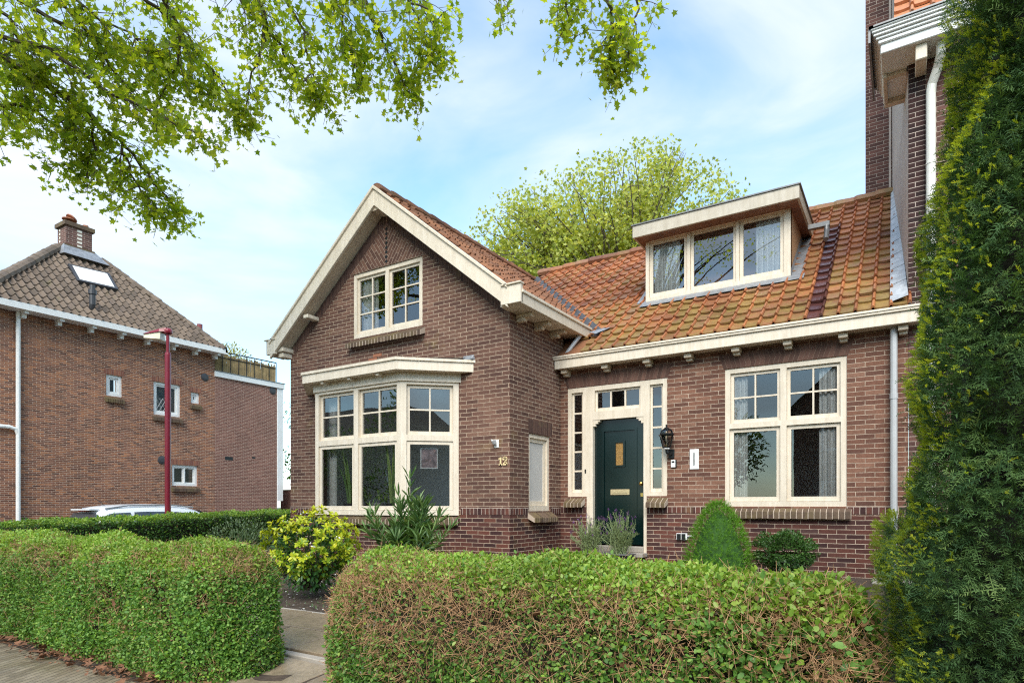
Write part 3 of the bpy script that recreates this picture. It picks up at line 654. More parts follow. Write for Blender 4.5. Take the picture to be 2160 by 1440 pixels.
# --- roofs
def tiles(o, ux, uy, uz, W, Ln, tw, tl, keep=None, roll=.034, jit=.006, flat=.005, mb=None, wet=None, wmb=None, S=False, lift=.034):
    """courses of pantiles: origin o at the eave, ux along the eave, uy up the slope, uz out of the roof; every tile is modelled"""
    prof = [(0, .004), (.05, -.5 * flat), (.3, -flat), (.6, -flat), (.76, -.5 * flat), (.79, roll * .45), (.84, roll * .92), (.895, roll), (.95, roll * .85), (1.0, .004)]
    if S: prof = [(i / 10, roll * .5 * (1 - math.cos(2 * math.pi * min(1, max(0, (i / 10 - .38) / .62)))) - flat * math.sin(math.pi * min(1, i / 10 / .42)) * (i < 5)) for i in range(11)]
    nroll = 5 if not S else 99
    o = Vector(o); ux = Vector(ux).normalized(); uy = Vector(uy).normalized(); uz = Vector(uz).normalized()
    nc = int(W / tw) + 1; nr = int(Ln / tl) + 1
    for r in range(nr):
        for c in range(nc):
            x0 = c * tw; y0 = r * tl
            if keep and not keep(o + ux * (x0 + tw / 2) + uy * (y0 + tl / 2)): continue
            m_ = wmb if (wet and wet(c, r)) else mb
            j = R.gauss(0, jit); j2 = R.gauss(0, jit * .6); rr = R.random(); b0 = len(m_.V); n = len(prof); y1 = y0 + tl + .02
            tilt = R.gauss(0, .004)
            for (yy, lf) in ((y0, lift), (y1, .0)):
                for q, (u, h) in enumerate(prof):
                    sag = .004 * math.sin(math.pi * min(1, u / .7)) if yy == y0 else 0
                    m_.V.append(tuple(o + ux * (x0 + u * tw) + uy * (yy + j2 - sag) + uz * (h + lf + j * .5 + tilt * u)))
            for (u, h) in prof:
                sag = .006 * math.sin(math.pi * min(1, u / .7))
                m_.V.append(tuple(o + ux * (x0 + u * tw) + uy * (y0 + j2 - sag) + uz * (h + .004)))
            for q in range(n - 1):
                for fc in ([b0 + q, b0 + q + 1, b0 + n + q + 1, b0 + n + q], [b0 + 2 * n + q, b0 + 2 * n + q + 1, b0 + q + 1, b0 + q]):
                    m_.F.append(fc); m_.UV.append([(0, 0)] * 4); m_.A.append(rr + (2 if q >= nroll - 1 and not S else 0))
def ridge_tiles(mb, a, c, r=.11, tl=.32, seg=7, up_=Vector((0, 0, 1))):
    a, c = Vector(a), Vector(c); d = c - a; n = max(1, int(d.length / tl)); dn = d.normalized(); sd = dn.cross(up_).normalized(); un = sd.cross(dn)
    for i in range(n):
        j = R.gauss(0, .006); rr = R.random(); q0 = a + d * (i / n); q1 = a + d * ((i + 1) / n) + dn * .04; b0 = len(mb.V)
        for (q, rad) in ((q0, r * 1.0), (q0 + dn * .05, r * 1.12), (q1, r * .93)):
            for k in range(seg + 1):
                w = math.pi * (-.28 + 1.56 * k / seg); mb.V.append(tuple(q + sd * (math.cos(w) * rad) + un * (math.sin(w) * rad * .85 + j)))
        for g in range(2):
            for k in range(seg):
                mb.F.append([b0 + g * (seg + 1) + k, b0 + g * (seg + 1) + k + 1, b0 + (g + 1) * (seg + 1) + k + 1, b0 + (g + 1) * (seg + 1) + k]); mb.UV.append([(0, 0)] * 4); mb.A.append(rr)
        mb.F.append([b0 + k for k in range(seg + 1)]); mb.UV.append([(0, 0)] * (seg + 1)); mb.A.append(rr)
EZ, EYW = 2.475, 9.10            # wing eave
wz = lambda y: EZ + PIT * (y - EYW)
RY, RZ = 12.80, EZ + PIT * (12.80 - EYW)
gzr = lambda x: 5.24 - PIT * abs(x - GC)
ca = 1 / math.hypot(1, PIT); sa = PIT * ca
Lw = (RY - EYW) / ca
DX0, DX1, DY = -3.814, -1.49, 10.35
def keep_w(q):
    if q.x < GC + .2: return False
    if q.z < gzr(q.x) - .18 and q.x < -4.4: return False
    if DX0 + .02 < q.x < DX1 - .02 and q.y > DY - .02 and q.z < 4.75: return False
    return True
mt, mw = MB(), MB()
TW, TL = .1965, .262
ncol = int((WX1 + 7.4) / TW)
wetcol = int((-1.085 + 7.4) / TW)
tiles((-7.40, EYW, EZ), (1, 0, 0), (0, ca, sa), (0, -sa, ca), WX1 + 7.4 - .06, Lw, TW, TL, keep_w, mb=mt, wet=lambda c, r: c == wetcol and r < 14, wmb=mw)
wroof = mt.build('wing_roof', M['tile'], house)
prop(mw.build('wet_tiles', M['tile_wet'], wroof), 'dark wet tiles below the dormer drain')
mb = MB(); ridge_tiles(mb, (-7.35, RY, RZ + .02), (-.12, RY, RZ + .02), r=.10); mb.build('ridge_tiles', M['tile'], wroof)
mb = MB(); mb.quad((-7.4, EYW - .02, EZ - .03), (WX1, EYW - .02, EZ - .03), (WX1, RY, RZ - .03), (-7.4, RY, RZ - .03)); mb.quad((-7.4, RY, RZ - .03), (WX1, RY, RZ - .03), (WX1, 15.5, RZ - 2.2), (-7.4, 15.5, RZ - 2.2)); mb.build('roof_boards', M['tile_brown'], wroof)
# gable roof
mt = MB(); Lg = 2.80 / ca
def keep_g(q):
    if q.y > EYW and q.z < wz(q.y) - .02 + .0: return False
    vy = EYW + (q.z - EZ) / PIT
    return q.y < vy - .10 or q.x < GC + .1
tiles((GC + 2.80, 7.46, 5.24 - PIT * 2.80), (0, 1, 0), (-ca, 0, sa), (sa, 0, ca), 5.6, Lg, TW, TL, keep_g, mb=mt, jit=.010)
tiles((GC - 2.80, 13.0, 5.165 - PIT * 2.80), (0, -1, 0), (ca, 0, sa), (-sa, 0, ca), 5.25, Lg, TW, TL, None, mb=mt, jit=.010)
groof = mt.build('gable_roof', M['tile_brown'], house)
mb = MB(); ridge_tiles(mb, (GC, 7.45, 5.255), (GC, 12.9, 5.30), r=.10, tl=.34); mb.build('ridge_tiles', M['tile_brown'], groof)
mb = MB()
for sg in (-1, 1):
    q = [(GC, 7.42, 5.19), (GC, 13, 5.19), (GC + sg * 2.8, 13, 5.19 - PIT * 2.8), (GC + sg * 2.8, 7.42, 5.19 - PIT * 2.8)]
    mb.poly(q if sg < 0 else q[::-1])
mb.build('roof_boards', M['tile_brown'], groof)
# lead valley between the two roofs
mb = MB()
vp = []
for k in range(13):
    y = 9.55 + (12.6 - 9.55) * k / 12; z = wz(y); x = GC + (5.24 - z) / PIT; vp.append((x, y, z))
for a, c in zip(vp, vp[1:]):
    def of(q, dx): return (q[0] + dx, q[1], q[2] + (.030 if dx <= 0 else .030))
    mb.quad((a[0] - .04, a[1], a[2] + .0), (a[0] + .21, a[1], a[2] + .06), (c[0] + .21, c[1], c[2] + .06), (c[0] - .04, c[1], c[2] + .0))
mb.build('lead_valley', M['lead_dark'], wroof)
mb = MB(); vx, vy, vz = vp[0]; mb.poly([(vx - .02, vy - .10, vz + .06), (vx + .12, vy - .16, vz + .0), (vx + .25, vy + .16, vz + .16), (vx + .10, vy + .24, vz + .2)]); mb.build('valley_spout', M['lead'], wroof)
# bargeboards with their feet
YB = 7.408
for sg in (-1, 1):
    b = MB(); xe = GC + sg * (2.62 if sg > 0 else 2.70); zt_ = lambda x: 5.262 - PIT * abs(x - GC)
    def brd(y0, y1, top, bot, xs=GC, xf=xe):
        P = [(xs, y0, zt_(xs) - bot), (xf, y0, zt_(xf) - bot), (xf, y1, zt_(xf) - bot), (xs, y1, zt_(xs) - bot), (xs, y0, zt_(xs) - top), (xf, y0, zt_(xf) - top), (xf, y1, zt_(xf) - top), (xs, y1, zt_(xs) - top)]
        if sg < 0: P = [P[1], P[0], P[3], P[2], P[5], P[4], P[7], P[6]]
        b.hexa(P)
    brd(YB, YB + .045, .03, .315); brd(YB - .03, YB + .05, -.012, .045)
    if sg > 0: b.box(-4.893, -4.558, YB - .004, YB + .06, 2.862, 3.13); b.box(-4.88, -4.545, YB - .03, YB + .08, 3.125, 3.15); b.box(-4.93, -4.89, YB + .01, YB + .05, 2.93, 3.0)
    else: b.box(-10.20, -9.95, YB - .004, YB + .06, 2.84, 3.105); b.box(-10.24, -9.93, YB - .03, YB + .30, 3.10, 3.125)
    bo = b.build('bargeboard', M['cream'], house, bevel=.005)
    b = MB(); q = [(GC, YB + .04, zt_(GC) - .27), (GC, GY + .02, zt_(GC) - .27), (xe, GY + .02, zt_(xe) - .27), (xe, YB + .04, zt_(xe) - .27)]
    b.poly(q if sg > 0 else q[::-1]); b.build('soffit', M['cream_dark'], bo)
    if sg < 0:
        for bx in ((-9.98, -9.80, 2.88, 2.96, -.02, .24), (-9.98, -9.84, 2.78, 2.87, -.02, .20), (-9.20, -9.08, 3.38, 3.45, -.02, .26)): b = MB(); b.fbox(FG, *bx); b.build('purlin_end', M['cream'], bo, bevel=.01)
    else:
        b = MB(); b.fbox(FG, -7.46, -7.34, 4.88, 4.945, -.02, .26); b.build('purlin_end', M['cream_dark'], bo)
# gutters
b = MB(); b.box(-4.60, -4.558, 7.44, 9.70, 2.852, 3.0); b.box(-4.62, -4.535, 7.44, 9.72, 3.0, 3.045); b.box(-4.94, -4.58, 7.47, 9.5, 2.858, 2.885)
g = b.build('gutter', M['cream'], house, bevel=.006)
for y in (7.92, 8.45, 8.98):
    b = MB(); b.box(-4.93, -4.66, y - .05, y + .05, 2.80, 2.856); b.box(-4.93, -4.78, y - .045, y + .045, 2.745, 2.80); b.build('bracket', M['cream_dark'], g, bevel=.008)
b = MB(); b.box(-4.914, .195, 9.057, 9.10, 2.253, 2.40); b.box(-4.935, .21, 9.032, 9.10, 2.40, 2.43); b.box(-4.94, .215, 9.02, 9.075, 2.43, 2.462); b.box(-4.9, .19, 9.09, 9.31, 2.262, 2.285); b.box(.16, .195, 9.09, 9.29, 2.253, 2.44)
g = b.build('gutter', M['cream'], house, bevel=.005)
for px in (1193, 1278, 1366, 1453, 1553, 1662, 1779, 1905):
    x = onY(px, 700, 9.2)[0]; b = MB(); b.box(x - .055, x + .055, 9.125, 9.3, 2.188, 2.258); b.box(x - .045, x + .045, 9.2, 9.3, 2.15, 2.188); b.build('bracket', M['cream_dark'], g, bevel=.006)
# down pipes
dx = -.125
b = MB(); b.tube([(dx, 9.22, 2.27), (dx, 9.22, -.78)], .041, seg=14); b.tube([(dx, 9.22, -.78), (dx - .03, 9.2, -.84), (dx - .10, 9.12, -.90)], .042, seg=14)
for z in (1.35, -.17): b.tube([(dx, 9.22, z), (dx, 9.22, z + .07)], .047, seg=14)
b.build('downpipe', M['zinc'], house, smooth=False)
b = MB(); b.tube([(-4.80, 9.22, 2.50), (-4.70, 9.30, 2.68), (-4.62, 9.42, 2.86)], .035, seg=10); b.build('downpipe', M['zinc'], house)
# --- dormer
FD = Fr((0, DY, 0), (0, -1, 0))
b = MB(); b.box(-3.96, -1.31, 10.03, 11.95, 4.765, 4.785); dorm = b.build('dormer', M['zinc_dark'], house)
for x, s_ in ((DX0, -1), (DX1, 1)):
    b = MB(); q = [(x, DY, wz(DY) - .05), (x, DY, 4.6), (x, 11.75, 4.6)]; b.poly(q if s_ < 0 else q[::-1]); b.build('cheek', M['cheek'], dorm)
window(dorm, FD, DX0, DX1, 3.52, 4.62, [(-3.755, -3.09, 3.60, 4.57, 1, 1, .06), (-3.04, -2.30, 3.60, 4.57, 1, 1, .05), (-2.255, -1.585, 3.60, 4.57, 1, 1, .06)], M['cream'], M['glass_dormer'], d=0.0, name='window')
b = MB(); b.box(-3.94, -1.33, 10.05, 10.09, 4.563, 4.765); b.box(-3.94, -3.905, 10.09, 11.9, 4.563, 4.765); b.box(-1.365, -1.33, 10.09, 11.9, 4.563, 4.765); b.build('fascia', simple('greyed_cream_paint', (.56, .50, .41), .5, var=.07, dirt=(.4, .33, .25), dirt_amt=.4), dorm, bevel=.005)
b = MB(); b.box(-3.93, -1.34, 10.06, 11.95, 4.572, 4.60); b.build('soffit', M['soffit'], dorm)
b = MB(); b.quad((DX0 - .08, DY - .16, wz(DY - .16) + .055), (DX1 + .2, DY - .16, wz(DY - .16) + .055), (DX1 + .2, DY - .004, 3.535), (DX0 - .08, DY - .004, 3.535))
n = 40
for x, s_ in ((DX1 + .004, 1), (DX0 - .004, -1)):
    b.quad((x, DY, wz(DY) + .02), (x + s_ * .16, DY, wz(DY) + .045), (x + s_ * .16, 11.7, wz(11.7) + .045), (x, 11.7, wz(11.7) + .02))
    b.quad((x, DY + .01, wz(DY)), (x, 11.6, wz(11.6)), (x, 11.6, wz(11.6) + .14), (x, DY + .01, wz(DY) + .16))
b.build('lead_flashing', M['lead'], dorm)
b = MB(); b.box(-1.33, -1.02, 11.02, 11.10, 4.46, 4.53); b.tube([(-1.06, 11.06, 4.49), (-1.06, 11.04, 4.38), (-1.06, 10.92, 4.20)], .04, seg=10); b.build('dormer_drain', M['zinc_dark'], dorm)
# flashing against the neighbour, soil vent
b = MB()
for k in range(9):
    y0 = EYW + .02 + k * .41; y1 = y0 + .43; b.quad((-.165 - .006 * k, y0, wz(y0) + .062), (.03 - .022 * k, y0, wz(y0) + .12), (.03 - .022 * (k + 1), y1, wz(y1) + .115), (-.17 - .006 * k, y1, wz(y1) + .056))
b.build('lead_flashing', simple('pale_lead', (.52, .53, .54), .45, .3, var=.25, vscale=10, bump=.5, bscale=12), wroof)
# --- rooms behind the glass
def room(x0, x1, y0, y1, z0, z1, mat, name='room', back=True):
    b = MB()
    b.quad((x0, y0, z0), (x1, y0, z0), (x1, y1, z0), (x0, y1, z0)); b.quad((x0, y0, z1), (x0, y1, z1), (x1, y1, z1), (x1, y0, z1))
    if back: b.quad((x0, y1, z0), (x1, y1, z0), (x1, y1, z1), (x0, y1, z1))
    b.quad((x0, y0, z0), (x0, y1, z0), (x0, y1, z1), (x0, y0, z1)); b.quad((x1, y0, z0), (x1, y0, z1), (x1, y1, z1), (x1, y1, z0))
    return b.build(name, mat, house)
room(-2.85, -.05, WY + .11, 12.6, -.62, 2.2, M['room_pale']); room(-4.92, -2.87, WY + .11, 12.4, -.62, 2.2, M['room_wood'])
room(-9.7, -5.0, GY + .13, 13.7, -.62, 2.3, M['room_pale'], back=False); room(-8.5, -6.3, GY + .1, 11, 2.45, 4.1, M['room']); room(DX0 + .02, DX1 - .02, DY + .10, 12.2, 3.3, 4.56, M['room'])
# --- curtains (each hangs free)
def curtain(x0, x1, y, z0, z1, label, waves=4, nm='curtain'):
    b = MB(); n = waves * 8; pr = None
    for i in range(n + 1):
        u = i / n; x = x0 + (x1 - x0) * u; yy = y + .022 * math.sin(u * waves * 2 * math.pi) + .01 * math.sin(u * 13)
        if pr: b.quad((pr[0], pr[1], z0), (x, yy, z0), (x, yy, z1), (pr[0], pr[1], z1))
        pr = (x, yy)
    return prop(b.build(nm, M['curtain'], loc=((x0 + x1) / 2, y, z0), smooth=True), label, 'curtain', 'white curtains behind the windows')
curtain(-2.17, -1.93, WY + .13, -.05, 1.93, 'white curtain at the left edge of the living room window', 4)
curtain(-1.0, -.66, WY + .13, -.05, 1.93, 'white curtain at the downpipe side of the living room window', 5)
curtain(-3.74, -3.25, DY + .12, 3.5, 4.58, 'white curtain in the left pane of the dormer', 6)
curtain(-2.02, -1.55, DY + .12, 3.5, 4.58, 'wide white curtain in the right pane of the dormer', 6)
curtain(-8.12, -7.72, GY + .14, 2.9, 4.0, 'white curtain behind the small paned gable window', 4)
curtain(-8.42, -8.22, 7.36, -.12, 1.85, 'white curtain at the far left edge of the bay window', 3)
b = MB(); pr = None
for i in range(33):
    u = i / 32; y = 8.60 + .29 * u; x = -5.10 + .02 * math.sin(u * 25)
    if pr: b.quad((pr[0], pr[1], -.08), (x, y, -.08), (x, y, 1.1), (pr[0], pr[1], 1.1))
    pr = (x, y)
prop(b.build('curtain', M['curtain'], loc=(-5.1, 8.75, -.08), smooth=True), 'white curtain inside the narrow side window beside the door corner', 'curtain', 'white curtains behind the windows')
b = MB(); b.poly([(-9.0, GY + .2, -.17), (-8.45, 7.15, -.17), (-6.55, 7.15, -.17), (-6.0, GY + .2, -.17)]); b.build('window_shelf', M['cream'], bayo)

# ================================================================== FITTINGS ON THE WALL (each a thing of its own)
lx, ly, lz = FW.p(-3.03, .90, 0)
lan = thing('wall_lantern', 'black wall lantern with clear glass panes between door and letter plate', 'lantern', (lx, WY, lz))
lc = (-3.045, WY - .15)
b = MB(); b.lathe((lc[0], lc[1], 0), [(.058, .868), (.062, .878), (.05, .885)], 6); b.lathe((lc[0], lc[1], 0), [(.122, 1.062), (.125, 1.072), (.10, 1.085), (.098, 1.088)], 6)
b.lathe((lc[0], lc[1], 0), [(.055, 1.15), (.03, 1.175), (.012, 1.185), (.012, 1.20), (.018, 1.21), (.004, 1.225)], 10)
for k in range(6):
    w = math.pi / 3 * k; a = (lc[0] + .058 * math.cos(w), lc[1] + .058 * math.sin(w), .88); c = (lc[0] + .105 * math.cos(w), lc[1] + .105 * math.sin(w), 1.065); b.tube([a, c], .006, seg=4)
    b.tube([(lc[0] + .098 * math.cos(w), lc[1] + .098 * math.sin(w), 1.085), (lc[0] + .085 * math.cos(w), lc[1] + .085 * math.sin(w), 1.13), (lc[0] + .05 * math.cos(w), lc[1] + .05 * math.sin(w), 1.155)], .006, seg=4)
b.build('cage', M['black'], lan)
b = MB(); b.lathe((lc[0], lc[1], 0), [(.054, .885), (.101, 1.062)], 6); b.lathe((lc[0], lc[1], 0), [(.094, 1.088), (.08, 1.13), (.045, 1.152)], 6); b.build('glass_pane', M['glass_lamp'], lan)
b = MB(); b.lathe((lc[0], lc[1], 0), [(.035, .845), (.05, .855), (.05, .866)], 12); b.build('collar', M['white'], lan)
b = MB(); b.lathe((lc[0], lc[1], 0), [(.016, .885), (.016, .92)], 8); b.build('lamp_holder', M['brass'], lan)
b = MB(); b.tube([(lc[0], lc[1], .85), (lc[0] + .01, lc[1] + .01, .80), (lc[0] + .02, lc[1] + .07, .77), (lc[0] + .03, lc[1] + .13, .80)], [.02, .026, .024, .03], seg=8)
b.hexa([(lc[0] - .01, WY - .03, .72), (lc[0] + .075, WY - .03, .72), (lc[0] + .075, WY - .001, .72), (lc[0] - .01, WY - .001, .72), (lc[0] - .015, WY - .03, .86), (lc[0] + .08, WY - .03, .86), (lc[0] + .08, WY - .001, .86), (lc[0] - .015, WY - .001, .86)])
b.build('wall_bracket', M['black'], lan, bevel=.01)
bell = thing('doorbell', 'small white and black doorbell below the wall lantern', 'doorbell', FW.p(-2.976, .60, 0))
b = MB(); b.fbox(FW, -3.018, -2.934, .578, .70, 0, .022); b.build('back_box', M['black'], bell, bevel=.006)
b = MB(); b.fbox(FW, -3.018, -2.95, .583, .697, .022, .027); b.build('face_plate', M['white'], bell, bevel=.003); b = MB(); b.fbox(FW, -3.005, -2.963, .652, .678, .027, .029); b.build('screen', M['black'], bell)
sen = thing('movement_sensor', 'white movement sensor on the gable wall above the house number', 'sensor', FG.p(-5.165, .92, 0))
b = MB(); b.fbox(FG, -5.20, -5.12, .865, .985, 0, .012); b.build('base_plate', M['white'], sen, bevel=.006)
b = MB(); b.tube([FG.p(-5.165, .90, .015), FG.p(-5.17, .93, .05), FG.p(-5.175, .97, .07)], [.016, .03, .036], seg=10); b.build('sensor_head', M['zinc'], sen)
b = MB(); b.tube([FG.p(-5.19, .97, .02), FG.p(-5.235, .985, .035)], .008, seg=6); b.build('cable_gland', M['white'], sen)
soc = thing('outdoor_socket', 'double outdoor socket with dark flaps low beside the cone conifer', 'socket', FW.p(-2.85, -.47, 0))
b = MB(); b.fbox(FW, -2.93, -2.77, -.515, -.415, 0, .045); b.build('socket_body', M['white'], soc, bevel=.006)
for u in (-2.918, -2.848): b = MB(); b.fbox(FW, u, u + .06, -.508, -.422, .045, .052); b.build('flap', M['black'], soc, bevel=.003)
b = MB(); b.tube([FW.p(-2.77, -.46, .02), FW.p(-2.70, -.455, .02), FW.p(-2.66, -.47, .02)], .013, seg=8); b.build('cable', M['zinc'], soc)

# ================================================================== THINGS INSIDE
def snake(loc, label, h, n, seed):
    t = thing('snake_plant', label, 'houseplant', loc, 'houseplants in the bay window'); rr = random.Random(seed)
    b = MB(); b.lathe(loc, [(.09, 0), (.12, .17), (.125, .2), (.11, .2)], 12); b.build('pot', M['darkgrey'], t)
    b = MB()
    for i in range(n):
        a = rr.uniform(0, 6.28); hh = h * rr.uniform(.65, 1.05); ln = rr.uniform(.05, .22); x0, y0 = loc[0] + .05 * math.cos(a), loc[1] + .05 * math.sin(a); w = rr.uniform(.022, .034); px, py = -math.sin(a) * w, math.cos(a) * w; pr = None; rn = rr.random()
        for k in range(6):
            u = k / 5; z = loc[2] + .18 + hh * u; x = x0 + math.cos(a) * ln * u * u; y = y0 + math.sin(a) * ln * u * u; s = math.sin(math.pi * min(1, u * .75 + .25)) if k < 5 else .05
            c = ((x - px * s, y - py * s, z), (x + px * s, y + py * s, z))
            if pr: b.quad(pr[0], pr[1], c[1], c[0], r=rn)
            pr = c
    b.build('foliage', M['lf_snake'], t); return t
snake((-7.95, 7.42, -.16), 'tall snake plant in the left bay pane', .95, 12, 1); snake((-7.02, 7.46, -.16), 'tall snake plant in the middle bay pane', 1.0, 12, 2)
LEAF_V = [(0, 0, 0), (.3, .21, .05), (.68, .19, .05), (1, 0, -.02), (.68, -.19, .05), (.3, -.21, .05)]; LEAF_F = [(0, 1, 2, 3), (0, 3, 4, 5)]
OVAL_V = [(0, 0, 0), (.25, .27, .05), (.65, .29, .05), (1, 0, -.03), (.65, -.29, .05), (.25, -.27, .05)]
LONG_V = [(0, 0, 0), (.3, .06, .02), (.65, .055, .01), (1, 0, -.10), (.65, -.055, .01), (.3, -.06, .02)]
def ficus(loc, label, n, rad, seed):
    t = thing('leafy_houseplant', label, 'houseplant', loc, 'houseplants in the bay window')
    b = MB(); b.lathe(loc, [(.08, 0), (.11, .18), (.115, .21), (.1, .21)], 12); b.build('pot', M['zinc'], t)
    c = np.array([loc[0], loc[1], loc[2] + .48]); d = rv(n); P = c + d * rad * np.cbrt(NR.random((n, 1))) * np.array([1, .8, 1.1]); scatter('foliage', LEAF_V, LEAF_F, P, frames(d + .4 * rv(n) + [0, 0, -.3], d + [0, -.3, .8]), NR.uniform(.05, .09, n), NR.random(n), M['lf_oleander'], t)
ficus((-7.33, 7.44, -.16), 'bushy leafy houseplant in the middle bay pane', 170, .26, 3); ficus((-7.72, 7.5, -.16), 'small leafy houseplant beside the left snake plant', 110, .2, 4)
pic = thing('hanging_glass_panel', 'framed stained glass panel hanging in the right bay pane', 'picture', br_.p(.40, .55, -.14))
b = MB(); b.holes(br_, .30, .57, .58, .90, [(.315, .555, .595, .885)], -.15, -.13); b.build('frame', M['white'], pic)
b = MB(); b.quad(br_.p(.315, .595, -.14), br_.p(.555, .595, -.14), br_.p(.555, .885, -.14), br_.p(.315, .885, -.14)); b.build('picture', simple('blurred_painted_glass', (.34, .26, .27), .25, var=.8, vscale=9, dirt=(.75, .45, .4), dirt_amt=.9), pic)
b = MB(); b.box(-6.5, -5.5, 9.4, 9.8, -.62, .35); b.box(-6.4, -5.7, 9.35, 9.4, .45, 1.0); t_ = thing('television_cabinet', 'dark cabinet with a black screen inside behind the right bay pane', 'cabinet', (-6.0, 9.6, -.62)); b.build('cabinet', M['black'], t_)

# ================================================================== NEIGHBOUR HOUSE ON THE RIGHT
nb_ = thing('neighbour_house', 'taller brown brick house with cream cornice behind the yew on the right', 'house', (1.5, 10, -1))
b = MB(); NX = 6.0
b.quad((.032, 9.302, -1.3), (NX, 9.302, -1.3), (NX, 9.302, 5.75), (.032, 9.302, 5.75)); b.quad((NX, 9.302, -1.3), (NX, 13.5, -1.3), (NX, 13.5, 5.75), (NX, 9.302, 5.75)); b.build('front_wall', M['brick_neigh'], nb_)
b = MB(); b.quad((.032, 9.302, 2.3), (.216, 9.302, 2.3), (.216, 9.296, 5.6), (.032, 9.296, 5.6)); b.quad((.032, 9.29, 2.46), (.20, 9.29, 2.46), (.20, 9.29, 5.56), (.032, 9.29, 5.56)); b.quad((.20, 9.29, 2.46), (.20, 9.302, 2.46), (.20, 9.302, 5.56), (.20, 9.29, 5.56)); b.build('pier', M['brick_pier'], nb_)
b = MB(); b.quad((-.22, 13.3, 2.2), (.03, 9.30, 2.2), (.03, 9.30, 5.9), (-.22, 13.3, 5.9)); b.poly([(-.22, 13.3, 5.9), (.03, 9.30, 5.9), (-.20, 12.8, 9.5), (-.22, 13.3, 9.5)]); b.build('side_wall', M['stucco'], nb_)
b = MB(); b.box(-.615, .4, 13.0, 14.2, 2.0, 11.0); ch_ = b.build('chimney', M['brick_neigh'], nb_)
b = MB(); b.box(-.25, -.215, 12.94, 12.99, 5.0, 9.5); b.box(-.27, -.20, 12.92, 12.99, 5.3, 5.5); b.build('flue_strip', M['stucco'], ch_)
b = MB()
def corn(x0, y0, yb, z0, z1): b.box(x0, NX, y0, 9.29, z0, z1); b.box(x0, .02, 9.29, yb, z0, z1)
corn(-.26, 8.86, 10.0, 5.545, 5.66); corn(-.285, 8.83, 10.0, 5.655, 5.70); corn(-.31, 8.81, 10.0, 5.70, 5.735); corn(-.335, 8.785, 10.0, 5.735, 5.77); corn(-.35, 8.765, 10.0, 5.77, 5.80); corn(-.362, 8.752, 10.0, 5.80, 5.825)
cor = b.build('cornice', M['white'], nb_, bevel=.008)
b = MB(); b.box(-.38, NX, 8.735, 8.80, 5.825, 5.845); b.box(-.38, -.33, 8.735, 10.05, 5.825, 5.845); b.box(-.385, -.362, 8.76, 10.05, 5.66, 5.83); b.build('zinc_edge', M['zinc_dark'], cor)
b = MB(); b.box(-.24, .01, 9.32, 9.4, 5.50, 5.546); b.box(-.24, .01, 9.9, 10.0, 5.48, 5.546); b.box(-.245, -.2, 9.3, 10.0, 5.49, 5.546); b.build('soffit_panel', M['cream_dark'], cor, bevel=.006)
for bx in (.10, .95, 1.8): b = MB(); b.box(bx, bx + .12, 8.92, 9.29, 5.36, 5.545); b.build('bracket', M['cream'], cor, bevel=.01)
b = MB(); x = .265; b.tube([(.36, 9.02, 5.55), (.36, 9.05, 5.42), (.33, 9.14, 5.32), (x + .01, 9.21, 5.18), (x, 9.215, 5.1), (x, 9.215, -1.1)], .052, seg=14)
for z in (4.2, 2.95, .9): b.tube([(x, 9.215, z), (x, 9.215, z + .02)], .057, seg=14)
b.build('downpipe', M['pipe_white'], nb_)
mt = MB(); tiles((-.12, 8.85, 5.86), (1, 0, 0), (0, .64, .77), (0, -.77, .64), 6.0, 4.6, .21, .29, None, roll=.045, mb=mt); nroof = mt.build('roof', M['tile_neigh'], nb_)
b = MB(); b.quad((-.12, 8.85, 5.84), (NX, 8.85, 5.84), (NX, 12.6, 10.3), (-.12, 12.6, 10.3)); b.build('roof_boards', M['tile_neigh'], nroof)

# ================================================================== HOUSE ACROSS THE SIDE STREET
HX = -19.0; FL = Fr((HX, 0, 0), (1, 0, 0))
lh = thing('corner_house', 'red brick corner house with hipped grey brown tile roof and bamboo screened terrace', 'house', (HX - 2.5, 9, -1.5))
def lw(px0, py0, px1, py1):       # window rectangle on that wall
    a, c = onX(px0, py0, HX), onX(px1, py1, HX); return (a[1], c[1], c[2], a[2])
W1 = lw(224, 788, 258, 838); W2 = lw(324, 803, 381, 880); W3 = lw(403, 826, 421, 852); W4 = lw(363, 979, 417, 1025)
b = MB(); b.holes(FL, 3.2, 11.87, -1.6, 5.02, [W1, W2, W3, W4], -.12, 0, outer=False); b.quad((HX, 11.87, -1.6), (HX - 6.5, 11.87, -1.6), (HX - 6.5, 11.87, 5.02), (HX, 11.87, 5.02)); b.quad((HX - 6.5, 3.2, -1.6), (HX, 3.2, -1.6), (HX, 3.2, 5.02), (HX - 6.5, 3.2, 5.02)); b.build('wall', M['brick_left'], lh)
b = MB(); b.quad(FL.p(11.87, -1.6), FL.p(14.24, -1.6), FL.p(14.24, 4.24), FL.p(11.87, 4.24)); b.quad((HX, 14.24, -1.6), (HX - 5, 14.24, -1.6), (HX - 5, 14.24, 4.2), (HX, 14.24, 4.2)); ann = b.build('annex_wall', M['brick_annex'], lh)
b = MB(); b.fbox(FL, 11.85, 14.52, 4.20, 4.38, -.3, .06); b.fbox(FL, 14.24, 14.49, .17, 4.20, -.2, .02); b.build('white_trim', M['white'], ann, bevel=.01)
b = MB(); b.fbox(FL, 11.85, 14.54, 4.38, 4.40, -.3, .075); b.box(HX - 5, HX - .1, 11.87, 14.4, 4.36, 4.385); b.build('terrace_floor', M['zinc_dark'], ann)
b = MB()
for (u, v, r) in ((12.375, 1.57, .07), (13.3, 1.66, .03)): b.fbox(FL, u - .14 if r > .05 else u - .06, u + .14 if r > .05 else u + .06, v - .055 if r > .05 else v - .03, v + .055 if r > .05 else v + .03, 0, .006)
b.build('air_brick', M['black'], ann)
